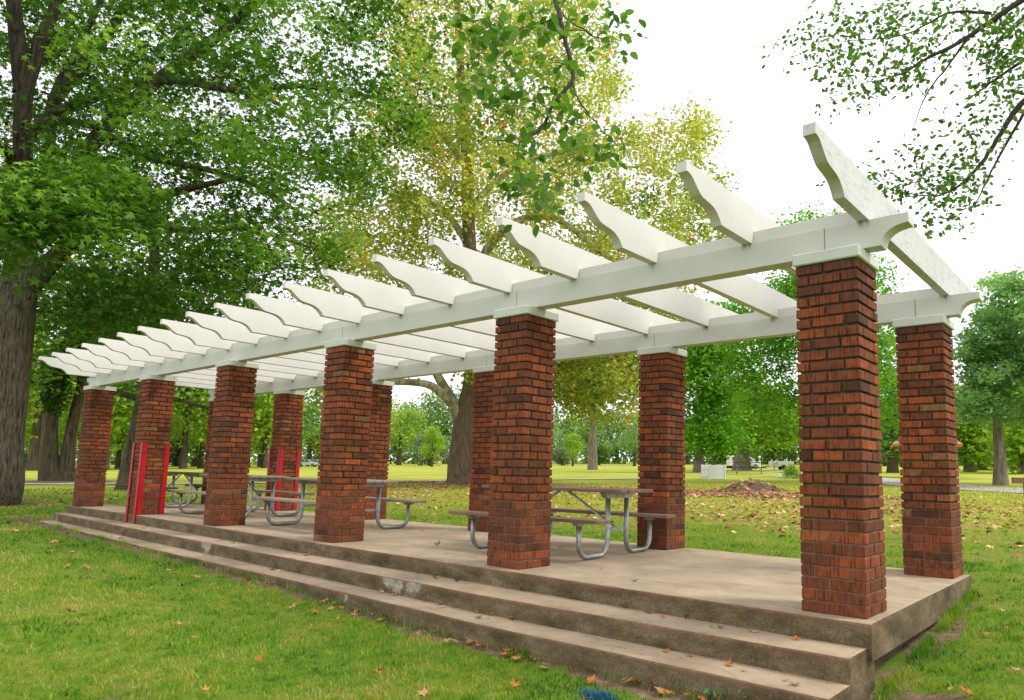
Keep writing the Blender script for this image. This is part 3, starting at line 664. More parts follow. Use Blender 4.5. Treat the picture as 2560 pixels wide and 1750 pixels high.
cl=np.vstack([cl,crown_clusters([(1240,780),(1460,780),(1450,940),(1390,960),(1260,900)],48,(dd-7,dd+2),rg)])
tree('sycamore_tree','tall sycamore with thinning yellow green and orange leaves and a pale mottled trunk','tree',SYC,[([SYC+(0,0,-.4)]+wp([(1050,1085,dd),(1047,1050,dd),(1052,1000,dd),(1056,960,dd),(1062,920,dd),(1072,860,dd),(1078,760,dd),(1070,640,dd),(1064,520,dd),(1060,380,dd),(1050,220,dd),(1040,60,dd),(1035,-150,dd)]),[1.25,.90,.78,.72,.70,.58,.52,.48,.45,.40,.34,.28,.22,.1]),
   (wp([(1040,950,dd),(1025,915,dd-.3),(1000,890,dd-.6),(975,874,dd-1),(940,868,dd-1.4),(890,866,dd-2),(830,860,dd-3),(760,850,dd-4)]),[.34,.3,.26,.22,.2,.19,.14,.06]),
   (wp([(1040,930,dd),(1018,895,dd+.3),(992,850,dd+.5),(970,800,dd+1),(950,720,dd+2),(900,640,dd+3)]),[.34,.30,.26,.22,.18,.08]),
   (wp([(1072,640,dd),(1110,560,dd-1),(1170,505,dd-2),(1240,490,dd-3),(1300,520,dd-3.5),(1360,570,dd-4),(1420,610,dd-4.5)]),[.32,.28,.24,.21,.18,.14,.06]),
   (wp([(1064,560,dd),(1010,480,dd+1),(940,440,dd+2),(860,470,dd+3)]),[.25,.2,.14,.05]),
   (wp([(1062,480,dd),(1140,400,dd+1),(1240,350,dd+2),(1380,330,dd+3),(1500,320,dd+4)]),[.26,.2,.16,.1,.05]),
   (wp([(1058,380,dd),(1000,300,dd-1),(940,230,dd-2),(900,120,dd-3)]),[.24,.18,.12,.05]),
   (wp([(1052,240,dd),(1110,150,dd),(1180,60,dd),(1240,-60,dd)]),[.2,.16,.12,.05]),
   (wp([(1075,740,dd),(1150,690,dd-2),(1250,640,dd-4),(1340,700,dd-5),(1400,800,dd-6)]),[.24,.18,.14,.1,.05]),
   (wp([(1078,700,dd),(1000,640,dd-2),(900,600,dd-3),(800,620,dd-4)]),[.24,.18,.12,.05])],
   cl,M_SYC,B_SY,None,per=140,spread=.62,flat=.65,size=.195,rmin=.024,warm=.06,seed=12,limb_bark=B_SYL,flare=(.22,4.,6),tilt=.8,wig=.2)
def lobes(base,dist,L,n,seed,rd):
    rng=np.random.default_rng(seed); out=[]
    tot=sum(a[2]*a[3] for a in L)
    for (x,y,rx,ry) in L:
        k=max(3,int(n*rx*ry/tot)); v=rng.normal(0,1,(k,3)); v/=np.linalg.norm(v,axis=1)[:,None]; v*=rng.uniform(.25,1,k)[:,None]**.45
        out+=list(W(x+v[:,0]*rx,y-v[:,2]*ry,dist+v[:,1]*rd))
    return np.array(out)
def std_tree(name,label,dx,by,tr,L,n,leaf,bark,group=None,top=None,per=40,size=.2,spread=.6,seed=1,rd=None,tpl='rhomb',warm=0.,lean=0,dist=None,flat=.6):
    b=D(dx,by); dd=float(np.hypot(*(b[:2]-CAM[:2])))
    cy=min(a[1] for a in L); cyb=max(a[1] for a in L); cx=sum(a[0] for a in L)/len(L)
    m=px(dd); rd=rd or max(a[2] for a in L)*m
    cl=lobes(b,dd,L,n,seed,rd)
    return tree(name,label,'tree',b,[([b+(0,0,-.3)]+wp([(dx+lean*.15,by-(by-cyb)*.35,dd),(dx+lean*.5,(by+cyb)/2-6,dd),(dx+lean*.8,cyb,dd),(cx*.6+dx*.4,(cy+cyb)/2,dd),(cx,cy,dd)]),[tr*1.5,tr,tr*.9,tr*.75,tr*.45,tr*.12])],cl,leaf,bark,group,per=per,spread=spread,flat=flat,size=size,rmin=.03,seed=seed,tpl=tpl,warm=warm)
# trees seen through and beside the pergola
std_tree('maple_tree','rich green maple with a tall dense crown just right of the second back pillar',1587,1072,.55,[(1600,850,62,90),(1625,950,66,75),(1640,760,80,80),(1570,790,50,70),(1600,990,60,35)],210,M_MAPLE,B_GR,None,per=70,size=.42,spread=1.1,seed=21)
std_tree('yellowing_tree','yellow green spreading tree over the parked white van',1684,1068,.95,[(1720,930,70,60),(1680,880,60,60),(1770,950,60,50),(1735,985,55,25)],150,M_YG,B_GR,None,per=60,size=.45,spread=1.3,seed=22)
std_tree('broad_maple_tree','broad dark green maple rising above the beam behind the open end of the pergola',1903,1094,.42,[(1820,620,70,110),(1870,560,90,80),(1810,520,55,50),(1930,650,90,120),(1990,740,60,110),(1850,800,110,110),(1760,700,90,90),(1700,800,70,80),(1960,860,80,90),(1800,930,90,60),(1730,880,60,60),(2010,930,38,80)],420,M_MAPLE,B_GR,None,per=80,size=.20,spread=.62,seed=23,rd=5)
std_tree('bald_cypress_tree','blue green bald cypress with a stout curving grey trunk beside the road',2271,1101,.30,[(2235,925,45,40),(2290,700,65,70),(2240,760,60,70),(2330,760,90,90),(2260,850,90,80),(2210,900,48,70),(2350,860,90,90),(2270,930,60,35),(2400,780,60,130),(2255,650,22,34),(2310,640,26,38),(2360,650,30,40),(2205,790,28,40)],380,M_CYP,B_GR,None,per=85,size=.19,spread=.36,seed=24,rd=4.4,tpl='rhomb',lean=-8,flat=.5)
std_tree('feathery_conifer','blue green conifer seen between the two open end pillars',2026,1073,.5,[(2026,960,28,70),(2026,900,24,50),(2030,1010,34,30),(2020,840,22,40)],90,M_FARB,B_DK,None,per=60,size=.5,spread=.9,seed=25,tpl='needle')
for i,(dx,by,x0,y0,rx,ry) in enumerate([(2200,1071,2195,960,50,90),(2228,1067,2250,980,60,80),(2325,1075,2330,950,70,110)]):
    std_tree('small_park_tree',['low yellow green tree left of the cypress trunk','low yellow green tree behind the cypress trunk','yellow green tree at the edge of the view behind the cypress'][i],dx,by,.5,[(x0,y0,rx,ry),(x0+10,y0+40,rx*1.1,ry*.5)],60,M_YG,B_GR,'low trees on the lawn beyond the road',per=60,size=.5,spread=1.3,seed=30+i)
std_tree('straight_trunk_tree','tree with a tall bare straight trunk far across the lawn',1345,1066.5,.52,[(1345,760,90,60),(1300,820,50,40),(1390,820,50,50)],90,M_YG,B_GR,None,per=50,size=.55,spread=1.6,seed=40,warm=.03)
# far trees: a few kinds, copied with their parts
def far_kind(name,leaf,seed,shape):
    rng=np.random.default_rng(seed); e=empty(name,(0,0,0)); mb=MB(); Hh=12.
    P,Rs=smooth_path([(0,0,-.6),(.1,0,2),(0,.1,4.5),(.2,0,8)],[.55,.38,.3,.12]); mb.tube(P,Rs,8,cap=False)
    v=rng.normal(0,1,(64,3)); v/=np.linalg.norm(v,axis=1)[:,None]; v*=rng.uniform(.3,1,64)[:,None]**.5
    if shape=='round': cl=v*np.array([4.6,4.6,4.4])+np.array([0,0,7.2])
    elif shape=='tall': cl=v*np.array([3.2,3.2,5.6])+np.array([0,0,7.6])
    elif shape=='low': cl=v*np.array([3.4,3.4,3.3])+np.array([0,0,3.9])
    else: cl=v*np.array([5.6,5.6,3.6])+np.array([0,0,7.6])
    cl[:,:2]*=1+.18*rng.normal(0,1,(64,1)); 
    grow(mb,P[4:],Rs[4:],cl[::2],rng,.05,.22,4); mb.build('trunk',B_DK,e,smooth=True)
    scatter_leaves('crown',cluster_leaves(cl,46,.85,.65,rng),.42,leaf,e,'rhomb',.35,tint_for(cl,46,rng),.8,rng=rng); return e
kinds=[far_kind('far_tree',M_FARL,50,'round'),far_kind('far_tree',M_FARB,51,'wide'),far_kind('far_tree',M_YG,52,'tall'),far_kind('far_tree',M_GREY,53,'low'),far_kind('far_tree',M_DARK,54,'low')]
KN=['round fresh green','wide blue green','narrow yellow green','low silvery grey','low dark green']
GN=['round green trees along the far edge of the lawn','wide blue green trees along the far edge of the lawn','narrow yellow green trees along the far edge of the lawn','low silvery trees on the far lawn','low dark green trees on the far lawn']
used=[False]*5; FAR=[]
def far(k,dx,by,s,label=None,dist=None,rz=None,sz=1.):
    b=D(dx,by)
    if dist:
        b=W(dx,by,dist); b[2]=float(gh(b[0],b[1]))
    e=kinds[k] if not used[k] else copy_tree(kinds[k]); used[k]=True
    e.location=tuple(map(float,b)); e.rotation_euler=(0,0,rg.uniform(0,6.28)); e.scale=(s,s,s*sz)
    tag(e,label or (KN[k]+' tree standing in the far line of trees beyond the lawn'),'tree',GN[k])
    if not label: FAR.append((k,dx,e))
    return e
far(3,975,1057,1.05,'rounded silvery grey willow left of the sycamore trunk, far across the lawn')
far(2,980,1059.5,.62,'thin yellow green young tree in front of the silvery willow')
far(0,905,1056,1.35,'round yellowish tree on the far lawn left of the silvery willow')
far(3,400,1058,1.9,'large silvery grey juniper behind the dark picnic table')
far(4,1360,1056,.7); far(3,1275,1056.5,.62,'small dark grey shrubby tree left of the straight trunk'); far(2,1300,1058,.55,'slim bright green sapling on the far lawn, left of the straight trunk')
far(1,1440,1058,.75,'blue green low pine at the right of the straight trunk')
for k,dx,by,s in [(0,60,1063,1.3),(2,95,1064,1.1),(0,20,1062,1.5),(2,160,1062,1.4),(0,215,1062,1.1),(2,268,1064,1.0),(1,300,1060,1.3),(0,440,1059,1.4),(2,470,1058,1.3),(0,560,1059,1.5),(2,590,1060,1.1),(0,625,1057,1.2),(1,700,1055,1.5),(0,740,1055,1.2),(1,870,1053,1.9),(0,940,1052.5,1.8),(1,1010,1053,1.9),(0,1090,1052,1.6),(1,1130,1052,1.7),(0,1180,1052,1.5),(1,1240,1052,1.6),(2,1290,1052,1.3),(0,1330,1052,1.7),(1,1400,1052.5,1.7),(0,1470,1053,1.6),(1,1530,1053,1.5),(0,1560,1054,1.2),(1,1620,1055,1.4),(0,1660,1054,1.4),(4,1655,1062,1.0),(1,1720,1053,1.5),(0,1760,1054,1.5),(4,1763,1060,1.1),(1,1800,1054,1.6),(0,1860,1055,1.4),(1,1920,1055,1.5),(0,1990,1056,1.5),(4,2010,1058,1.2),(1,2060,1057,1.5),(0,2110,1057,1.3),(1,2180,1056,1.5),(2,2210,1056,1.2),(0,2260,1057,1.5),(1,2310,1057,1.6),(0,2360,1058,1.5)]:
    far(k,dx,by,s,sz=rg.uniform(.85,1.2))
MID=[(0,75,1068,1.5),(2,235,1067,1.55),(0,300,1066,1.4),(2,20,1067,1.3),(0,415,1064,1.25),(2,555,1063,1.5),(0,600,1062,1.25),(2,455,1063,1.1),(1,675,1060,1.35)]
for k,dx,by,s in MID: far(k,dx,by,s,sz=rg.uniform(1.1,1.35))
ORD='first second third fourth fifth sixth seventh eighth ninth tenth eleventh twelfth thirteenth fourteenth fifteenth sixteenth seventeenth eighteenth nineteenth twentieth twenty-first twenty-second twenty-third twenty-fourth twenty-fifth twenty-sixth twenty-seventh'.split()
for k in range(5):
    l=sorted([(dx,i) for i,(kk,dx,e) in enumerate(FAR) if kk==k])
    for j,(dx,i) in enumerate(l): FAR[i][2]['label']='%s tree on the far lawn, %s of its kind from the left'%(KN[k],ORD[j])
# a continuous wood behind the far trees
wd=[]
for dx in np.arange(-260,2700,9.):
    q=W(dx+rg.normal(0,4),1053,230+rg.normal(0,10)); wd.append((q[0],q[1],float(gh(q[0],q[1]))))
wd=np.array(wd); cl=np.repeat(wd,14,0)+rg.uniform(-1,1,(len(wd)*14,3))*np.array([3,3,0]); cl[:,2]+=rg.uniform(0,1,len(cl))**.8*np.repeat(rg.uniform(6,15,len(wd)),14)
wood=scatter_leaves('distant_woods',cluster_leaves(cl,12,1.3,.8,rg),.95,M_FARB,None,'rhomb',.3,tint_for(cl,12,rg),.9); tag(wood,'continuous distant woods beyond the park lawn','woods',kind='stuff')
# ------------------------------------------------------------------ grass
def grass_mat(name,stops):
    m,nt,o=mat(name); n=N(nt); pos=n.geo()['Position']; a=n.attr('tint').outputs['Fac']
    f=n.noise(pos,1.05,5,.65); g=n.noise(pos,6,5,.65)
    t=n.math('ADD',n.math('MULTIPLY',n.math('ADD',n.math('MULTIPLY',f,.6),n.math('MULTIPLY',g,.4)),4.6),n.math('MULTIPLY',a,.5)); t=n.math('SUBTRACT',t,1.98)
    c=n.ramp(t,stops); p=n.princ(c,.55,None,0,.25); tr=n.new('BsdfTranslucent'); n.lk(n.mix(1.,c,(1.2,1.25,.8),'MULTIPLY'),tr.inputs[0]); x=n.new('MixShader'); x.inputs[0].default_value=.4
    n.lk(p,x.inputs[1]); n.lk(tr.outputs[0],x.inputs[2]); n.lk(x.outputs[0],o.inputs[0]); return m
M_GRASS=grass_mat('grass_blade',[(.0,(.05,.15,.008)),(.3,(.11,.27,.012)),(.52,(.21,.36,.02)),(.75,(.34,.38,.05)),(1.,(.46,.38,.13))])
M_BLUE=simple('blue_sprayed_grass',(.02,.12,.24),.5)
def blades(name,P,h,wd,m,rng,tint,lean=.5):
    n=len(P); az=rng.uniform(0,6.283,n); la=rng.uniform(0,6.283,n); hh=h*rng.uniform(.5,1.3,n); L=lean*rng.uniform(.1,1.,n)*hh
    w=np.stack([np.cos(az),np.sin(az),0*az],1)*(wd*rng.uniform(.6,1.3,n))[:,None]
    tip=P+np.stack([np.cos(la)*L,np.sin(la)*L,hh],1); mid=P+np.stack([np.cos(la)*L*.3,np.sin(la)*L*.3,hh*.6],1)
    V=np.stack([P-w*.5,P+w*.5,mid+w*.4,tip,mid-w*.4],1).reshape(-1,3); b=(np.arange(n)*5)[:,None]
    F=np.concatenate([b+np.array([[0,1,2,4]]),],0); F3=b+np.array([[4,2,3,3]])
    T=b+np.array([0,1,2]);T2=b+np.array([0,2,4]);T3=b+np.array([4,2,3])
    return np_mesh(name,V,np.concatenate([T,T2,T3],0),m,None,np.repeat(tint,5))
rgr=np.random.default_rng(77)
def off_slab(x,y):
    return ~((x>-17.62)&(x<.085)&(y>-.16)&(y<3.26))&~((x>-17.5)&(x<.05)&(y>-.93+ (x<-10)*.12)&(y<0))
NG=330000
r=np.concatenate([np.sqrt(rgr.uniform(1.3**2,4.5**2,90000)),np.exp(rgr.uniform(math.log(4.5),math.log(42),NG-90000))])
th=rgr.uniform(YAW-R(52),YAW+R(58),len(r)); gx=CAM[0]-np.sin(th)*r; gy=CAM[1]+np.cos(th)*r
sl=soil(gx,gy); clump=wob(gx,gy,3.1,8)+.7*wob(gx,gy,9.,4)
ok=off_slab(gx,gy)&(sl+rgr.normal(0,.13,len(r))<.42)&(clump+rgr.normal(0,.7,len(r))>-.75)&~((np.hypot(gx-MND[0],gy-MND[1])<1.6))
# thin grass where the litter lies
gx,gy,r=gx[ok],gy[ok],r[ok]
GP=np.stack([gx,gy,gh(gx,gy)-.012*soil(gx,gy)-.004],1)
tuft=np.clip(wob(gx,gy,2.3,3)+.5,0,1.6)
sunny=np.clip((gy-4.5)/6,0,.75)*(gx>-60)  # yellower blade tint for bleached grass and painted-in sunlight on the far lawn
gr=blades('grass',GP,(.034+.0011*r)*(.75+.45*tuft),.0028+.0012*r,M_GRASS,rgr,np.clip(rgr.normal(.40,.26,len(r))+sunny,0,1.6),.95); tag(gr,kind='stuff')
# longer tufts against the concrete
k=5200; ex=rgr.uniform(-17.4,.0,k); ey=np.interp(ex,[-17.4,-13.1,-10.2,-6.66,-4.76,-3,-1.66,.04],[-.52,-.68,-.77,-.80,-.84,-.90,-.87,-.85])-np.abs(rgr.normal(.03,.05,k))-.01
keep=wob(ex,ey,4.5,3)+rgr.normal(0,.3,k)>.25
ex2=rgr.uniform(-17.4,.0,6000); ey2=3.25+np.abs(rgr.normal(0,.08,6000)); ex3=.085+np.abs(rgr.normal(0,.06,2600)); ey3=rgr.uniform(-.3,3.3,2600); k3=wob(ex3*0,ey3,5,1)+rgr.normal(0,.3,2600)>-.1
ax=np.concatenate([ex[keep],ex2,ex3[k3]]); ay=np.concatenate([ey[keep],ey2,ey3[k3]])
tf=blades('edge_grass',np.stack([ax,ay,gh(ax,ay)-.01],1),.085,.006,M_GRASS,rgr,np.clip(rgr.normal(.3,.2,len(ax)),0,1),.8); tag(tf,kind='stuff')
q=(-1.33,-1.26); 
bx=q[0]+rgr.normal(0,.07,420); by=q[1]-.05+rgr.normal(0,.035,420)
tag(blades('blue_grass',np.stack([bx,by,gh(bx,by)-.004],1),.06,.006,M_BLUE,rgr,rgr.uniform(0,1,420),.8),kind='stuff')
# ------------------------------------------------------------------ fallen leaves
def litter_mat(name,stops):
    m,nt,o=mat(name); n=N(nt); c=n.ramp(n.attr('tint').outputs['Fac'],stops); nt.links.new(n.princ(c,.7,None,0,.3),o.inputs[0]); return m
M_LIT=litter_mat('litter',[(0,(.12,.05,.02)),(.4,(.36,.16,.06)),(.75,(.55,.30,.14)),(1,(.68,.46,.26))])
def scat(name,cx,cy,rx,ry,n,size,seed,gate=0.):
    rng=np.random.default_rng(seed); a=rng.uniform(0,6.283,n); q=np.sqrt(rng.uniform(0,1,n))*(1+.15*rng.normal(0,1,n)); x=cx+np.cos(a)*q*rx; y=cy+np.sin(a)*q*ry
    ok=off_slab(x,y)&(wob(x,y,.9,seed)+rng.normal(0,.5,n)>gate); x,y=x[ok],y[ok]; return x,y
X1=[];Y1=[]
for a in ((SYC[0]+1,SYC[1]-2,9,4.5,4200,-.4),(SYC[0]+6,SYC[1]-7,11,6,2600,-.1),(MND[0]-.5,MND[1]-2.6,8,1.9,3600,-.6),(MND[0]+1,MND[1]-8,9,5,800,-.2),(MND[0]+8,MND[1]-9,5,8,1500,-.3),(DIRT1[0],DIRT1[1],9,2.5,2200,-.5),(-14,14,14,8,2600,0),(-2,14,8,7,1500,-.2),(3.5,16,4,8,700,-.2),(-28,3,6,4,400,0),(-9,-2.6,10,2.2,160,0)):
    x,y=scat('',a[0],a[1],a[2],a[3],a[4],0,int(abs(a[0]*7))+3,a[5]); X1.append(x);Y1.append(y)
lx=np.concatenate(X1); ly=np.concatenate(Y1); far_=np.hypot(lx-CAM[0],ly-CAM[1])>11
lx,ly=lx[far_],ly[far_]; LP=np.stack([lx,ly,gh(lx,ly)+.035],1)
lt=scatter_leaves('leaf_litter',LP,.085,M_LIT,None,'star',0.,np.clip(rgr.normal(.6,.25,len(lx)),0,1),.35,.4,rng=rgr); tag(lt,kind='stuff')
def leaf_obj_mesh(seed,curl):
    V,F=T_star(); V=V.copy(); rng=np.random.default_rng(seed); V[:,:2]*=rng.uniform(.75,1.15,(len(V),1)); V[:,2]=curl*(V[:,0]**2+.6*V[:,1]**2)*rng.uniform(.5,1.3,len(V))+rng.normal(0,.06,len(V))
    b=MB(); b.add([tuple(v) for v in V],[tuple(f) for f in F]); b.tube([(-.05,0,.02),(-.45,.06,.05),(-.8,.02,.02)],.022,4); return b
LC=[('tan',(.50,.27,.13)),('orange brown',(.50,.16,.035)),('dark brown',(.13,.03,.018)),('pale straw',(.60,.47,.26)),('yellow',(.50,.30,.03))]
LM=[simple(a.replace(' ','_')+'_dry_leaf',c,.65,0,.25,12,.3,.01) for a,c in LC]
protos={}
for ci in range(5):
    for s in range(3):
        o=leaf_obj_mesh(100+s*7+ci,[.45,.7,.25][s]).build('fallen_leaf',LM[ci]); protos[(ci,s)]=o
usedp=set()
def drop(x,y,z,ci,size,label,group,rng,dark=False):
    s=int(rng.integers(0,3)); key=(ci,s); o=protos[key] if key not in usedp else protos[key].copy()
    if key in usedp: C.objects.link(o)
    usedp.add(key); o.location=(x,y,z); o.rotation_euler=(rng.uniform(-.35,.35),rng.uniform(-.35,.35),rng.uniform(0,6.28)); o.scale=(size,size,size*rng.uniform(.7,1.2)); tag(o,label,'leaf',group)
rl=np.random.default_rng(12)
def colour(rng): return int(rng.choice([0,0,1,1,2,3,4],p=[.2,.22,.2,.18,.1,.07,.03]))
NM=['tan','orange brown','dark brown','pale straw','yellow']
def drops(n,fx,fy,fz,where,size,grp):
    for _ in range(n):
        x=fx(rl); y=fy(rl,x); z=fz(x,y); ci=colour(rl); drop(x,y,z+.01,ci,size*rl.uniform(.6,1.2),'%s dry fallen leaf %s'%(NM[ci],where),'%s fallen leaves %s'%(NM[ci],grp),rl)
S2=lambda x: np.interp(x,[-17.4,-13.1,-10.2,-6.66,-4.76,-3,-1.66,.04],[-.52,-.68,-.77,-.80,-.84,-.90,-.87,-.85])
def clumpx(r):
    c=float(r.choice([-12.8,-12.3,-9.3,-9.0,-7.0,-4.4,-3.9,-3.0,-1.6,-.9,-.4,r.uniform(-16,-.2)])); return min(-.1,c+float(r.normal(0,.16)))
drops(26,clumpx,lambda r,x:float(np.clip(-.17-abs(r.normal(0,.08)),-.42,-.17)),lambda x,y:-.163,'lying on the upper concrete step',.052,'on the upper step')
drops(30,clumpx,lambda r,x:float(np.clip(-.60-r.normal(0,.07),-.82,-.585)) if x>-8 else float(-.55-abs(r.normal(0,.03))),lambda x,y:-.326,'lying on the lower concrete step',.052,'on the lower step')
drops(14,lambda r:float(r.uniform(-10,-.3)),lambda r,x:float(r.uniform(.2,2.6)),lambda x,y:0.,'lying on the platform floor',.06,'on the platform floor')
drops(70,lambda r:float(-abs(r.normal(0,4.5))-.05) ,lambda r,x:float(S2(x)-.03-abs(r.normal(0,.08))),lambda x,y:float(gh(x,y))+.012,'in the bare soil along the lowest step',.062,'along the lowest step')
def nearx(r): return 0
for _ in range(84):
    rr=float(np.exp(rl.uniform(math.log(2.2),math.log(13)))); t=float(rl.uniform(YAW-R(8),YAW+R(42))); x=CAM[0]-math.sin(t)*rr; y=CAM[1]+math.cos(t)*rr
    if y>S2(x)-.15: continue
    ci=colour(rl); drop(x,y,float(gh(x,y))+.042,ci,.06*rl.uniform(.6,1.25),'%s dry fallen leaf on the lawn in front of the steps'%NM[ci],'%s fallen leaves on the front lawn'%NM[ci],rl)
for _ in range(92):
    x=float(rl.uniform(.15,2.3)); y=float(rl.uniform(-1.9,4.5)) if rl.random()<.6 else float(rl.normal(-.9,.35)); 
    if x<.4 and rl.random()<.3: x=.15+abs(float(rl.normal(0,.2)))
    ci=colour(rl); drop(x,y,float(gh(x,y))+.03,ci,.062*rl.uniform(.6,1.3),'%s dry fallen leaf beside the open end of the platform'%NM[ci],'%s fallen leaves beside the open end'%NM[ci],rl)
# ------------------------------------------------------------------ little weeds by the steps
M_WEED=leaf_mat('violet_leaf',[(0,(.03,.12,.02)),(1,(.08,.24,.06))],.3,.4)
def weed(x,y,z,n,s,hgt,label,seed):
    rng=np.random.default_rng(seed); e=empty('broadleaf_weed',(x,y,z)); tag(e,label,'weed'); st=MB(); P=[]
    for i in range(n):
        a=i*2.4+rng.uniform(-.3,.3); d=s*rng.uniform(.4,1.2); t=(math.cos(a)*d,math.sin(a)*d,hgt*rng.uniform(.7,1.1)); st.tube([(0,0,0),(t[0]*.5,t[1]*.5,t[2]*.8),t],.0018,4); P.append(t)
    st.build('stems',M_WEED,e); scatter_leaves('leaves',np.array(P),s*.75,M_WEED,e,'oval',.1,rng.uniform(.3,1,n),.25,rng=rng)
for (dx,dy,zz,n,s,h_,lb) in ((1610,1560,-.40,8,.05,.10,'round leaved weed with grey green leaves against the lowest step'),(1645,1568,-.44,5,.03,.07,'smaller weed just right of the round leaved weed'),(1690,1575,-.46,5,.035,.06,'weed near the open end of the lowest step')):
    c=CAM; d=W(dx,dy,4.)-CAM; t=(-.90-CAM[1])/d[1]; p=CAM+d*t; weed(p[0],p[1],float(gh(p[0],p[1]))-.005,n,s,max(.05,p[2]-float(gh(p[0],p[1]))+.01),lb,int(dx))
for (x,y,z,lb) in ((-1.95,-.16,-.163,'small green weed rooted where the deck meets the upper step'),(-3.15,-.16,-.163,'small green weed at the foot of the second front pillar'),(-1.35,-.16,-.163,'tiny green weed on the upper step nearest the open end'),(-9.0,-.16,-.163,'green weed in the upper step joint beside the third bay')):
    weed(x,y,z,7,.025,.035,lb,int(abs(x*10)))
# ------------------------------------------------------------------ overhead branches
def branch(name,label,paths,twigs,leafn,size,mat_,seed,spread,base,tpl='oval'):
    rng=np.random.default_rng(seed); e=empty(name,tuple(base)); off=-np.array(base); tag(e,label,'branch'); mb=MB(); sk=[];ra=[]
    for pts,rs in paths:
        P,Rs=smooth_path(wp(pts),rs,5,.004,rng); mb.tube(P,Rs,7,cap=True); sk+=P; ra+=Rs
    tw=[]
    for (x,y,d,rx,ry,k) in twigs:
        k=int(k*1.35); tw+=list(W(x+rng.normal(0,rx,k),y+rng.normal(0,ry,k),d+rng.normal(0,.25,k)))
    tw=np.array(tw); grow(mb,sk,ra,tw,rng,.003,.02,4,.12)
    mb.v=[(v[0]+off[0],v[1]+off[1],v[2]+off[2]) for v in mb.v]; mb.build('twigs',B_TW,e,smooth=True)
    P=np.repeat(tw,leafn,0)+rng.normal(0,spread,(len(tw)*leafn,3))+off
    scatter_leaves('leaves',P,size,mat_,e,tpl,.9,rng.uniform(0,1,len(P)),.75,.3,rng=rng); return e
branch('overhanging_branch','leafy twig hanging from above in front of the middle rafters',[
   ([(1500,-900,5.6),(1330,-420,5.0),(1255,-60,4.6),(1262,0,4.5),(1275,60,4.4),(1290,120,4.3),(1300,178,4.25),(1262,230,4.2),(1235,280,4.15),(1200,315,4.1),(1180,322,4.1)],[.05,.03,.019,.018,.017,.015,.014,.012,.010,.007,.004]),
   ([(1180,322,4.1),(1172,380,4.05),(1168,440,4.0)],[.005,.004,.002]),
   ([(1275,40,4.4),(1200,60,4.3),(1130,90,4.2),(1060,150,4.2)],[.006,.005,.004,.002]),
   ([(1298,180,4.25),(1320,240,4.2),(1370,300,4.1),(1400,330,4.1)],[.006,.005,.003,.002]),
   ([(1262,20,4.5),(1340,80,4.6),(1400,95,4.7)],[.005,.004,.002])],
   [(1090,90,4.2,45,50,34),(1180,60,4.3,60,40,26),(1100,180,4.2,50,40,24),(1200,190,4.2,50,40,22),(1240,30,4.4,30,30,10),(1270,150,4.2,20,60,10),(1215,290,4.1,50,35,22),(1310,310,4.1,45,40,22),(1380,340,4.1,35,25,9),(1190,400,4.0,35,40,26),(1230,470,4.0,25,25,12),(1330,60,4.6,18,50,6),(1395,90,4.7,30,25,12),(1375,25,4.7,25,20,7),(1140,230,4.2,35,30,12),(1060,30,4.3,35,25,8)],2,.072,M_BR,61,.05,W(1255,-60,4.6))
branch('overhanging_branch','long thin branch with small leaves reaching in from the upper corner above the open end',[
   ([(3300,-1100,9.6),(2900,-600,9.5),(2600,-270,9.4),(2470,-140,9.4),(2400,-60,9.3),(2350,-20,9.3),(2260,40,9.2),(2180,95,9.1),(2100,135,9.0),(2040,170,9.0),(1960,190,9.0)],[.13,.11,.08,.06,.05,.042,.034,.026,.018,.01,.004]),
   ([(2200,85,9.1),(2150,150,9.1),(2100,220,9.1),(2068,300,9.1)],[.016,.012,.008,.003]),
   ([(2250,30,9.2),(2150,30,9.2),(2050,80,9.2),(1900,95,9.2)],[.02,.014,.008,.003])],
   [(1900,110,9.1,60,35,46),(1980,70,9.1,60,35,46),(1960,160,9.0,60,30,44),(2040,60,9.1,50,30,30),(2090,100,9.1,40,40,30),(1860,60,9.2,30,25,8),(1930,215,9.0,40,20,14),(2060,170,9.0,40,25,16),(2160,30,9.2,40,30,18)],4,.070,M_BR,62,.075,W(2470,-140,9.4))
branch('overhanging_branch','lower forked branch drooping at the edge of the view towards the end rafter',[
   ([(3300,-800,10.2),(2950,-400,10.0),(2720,-130,9.9),(2560,20,9.8),(2440,160,9.6),(2330,225,9.5),(2280,290,9.4),(2235,360,9.3),(2180,420,9.2),(2110,445,9.2),(2000,425,9.2)],[.14,.12,.09,.07,.05,.038,.03,.024,.016,.009,.003]),
   ([(2330,245,9.5),(2270,350,9.5),(2225,440,9.4),(2200,480,9.4)],[.02,.015,.008,.003]),
   ([(2400,60,9.7),(2330,130,9.6),(2230,200,9.6),(2190,235,9.6)],[.03,.022,.012,.004]),
   ([(2420,-60,9.7),(2345,20,9.6),(2270,90,9.5),(2230,200,9.5)],[.025,.018,.01,.003])],
   [(2230,90,9.5,45,45,34),(2290,130,9.6,50,45,60),(2310,60,9.6,45,40,46),(2240,150,9.6,30,30,16),(2290,210,9.5,35,25,20),(2230,280,9.4,60,25,30),(2150,350,9.3,55,28,34),(2090,390,9.2,40,22,16),(2190,400,9.3,40,30,24),(2140,440,9.2,50,25,36),(2020,425,9.2,45,20,30),(2180,480,9.3,30,25,14),(2110,500,9.2,22,15,8),(1975,405,9.2,18,14,6)],4,.070,M_BR,63,.075,W(2560,20,9.8))
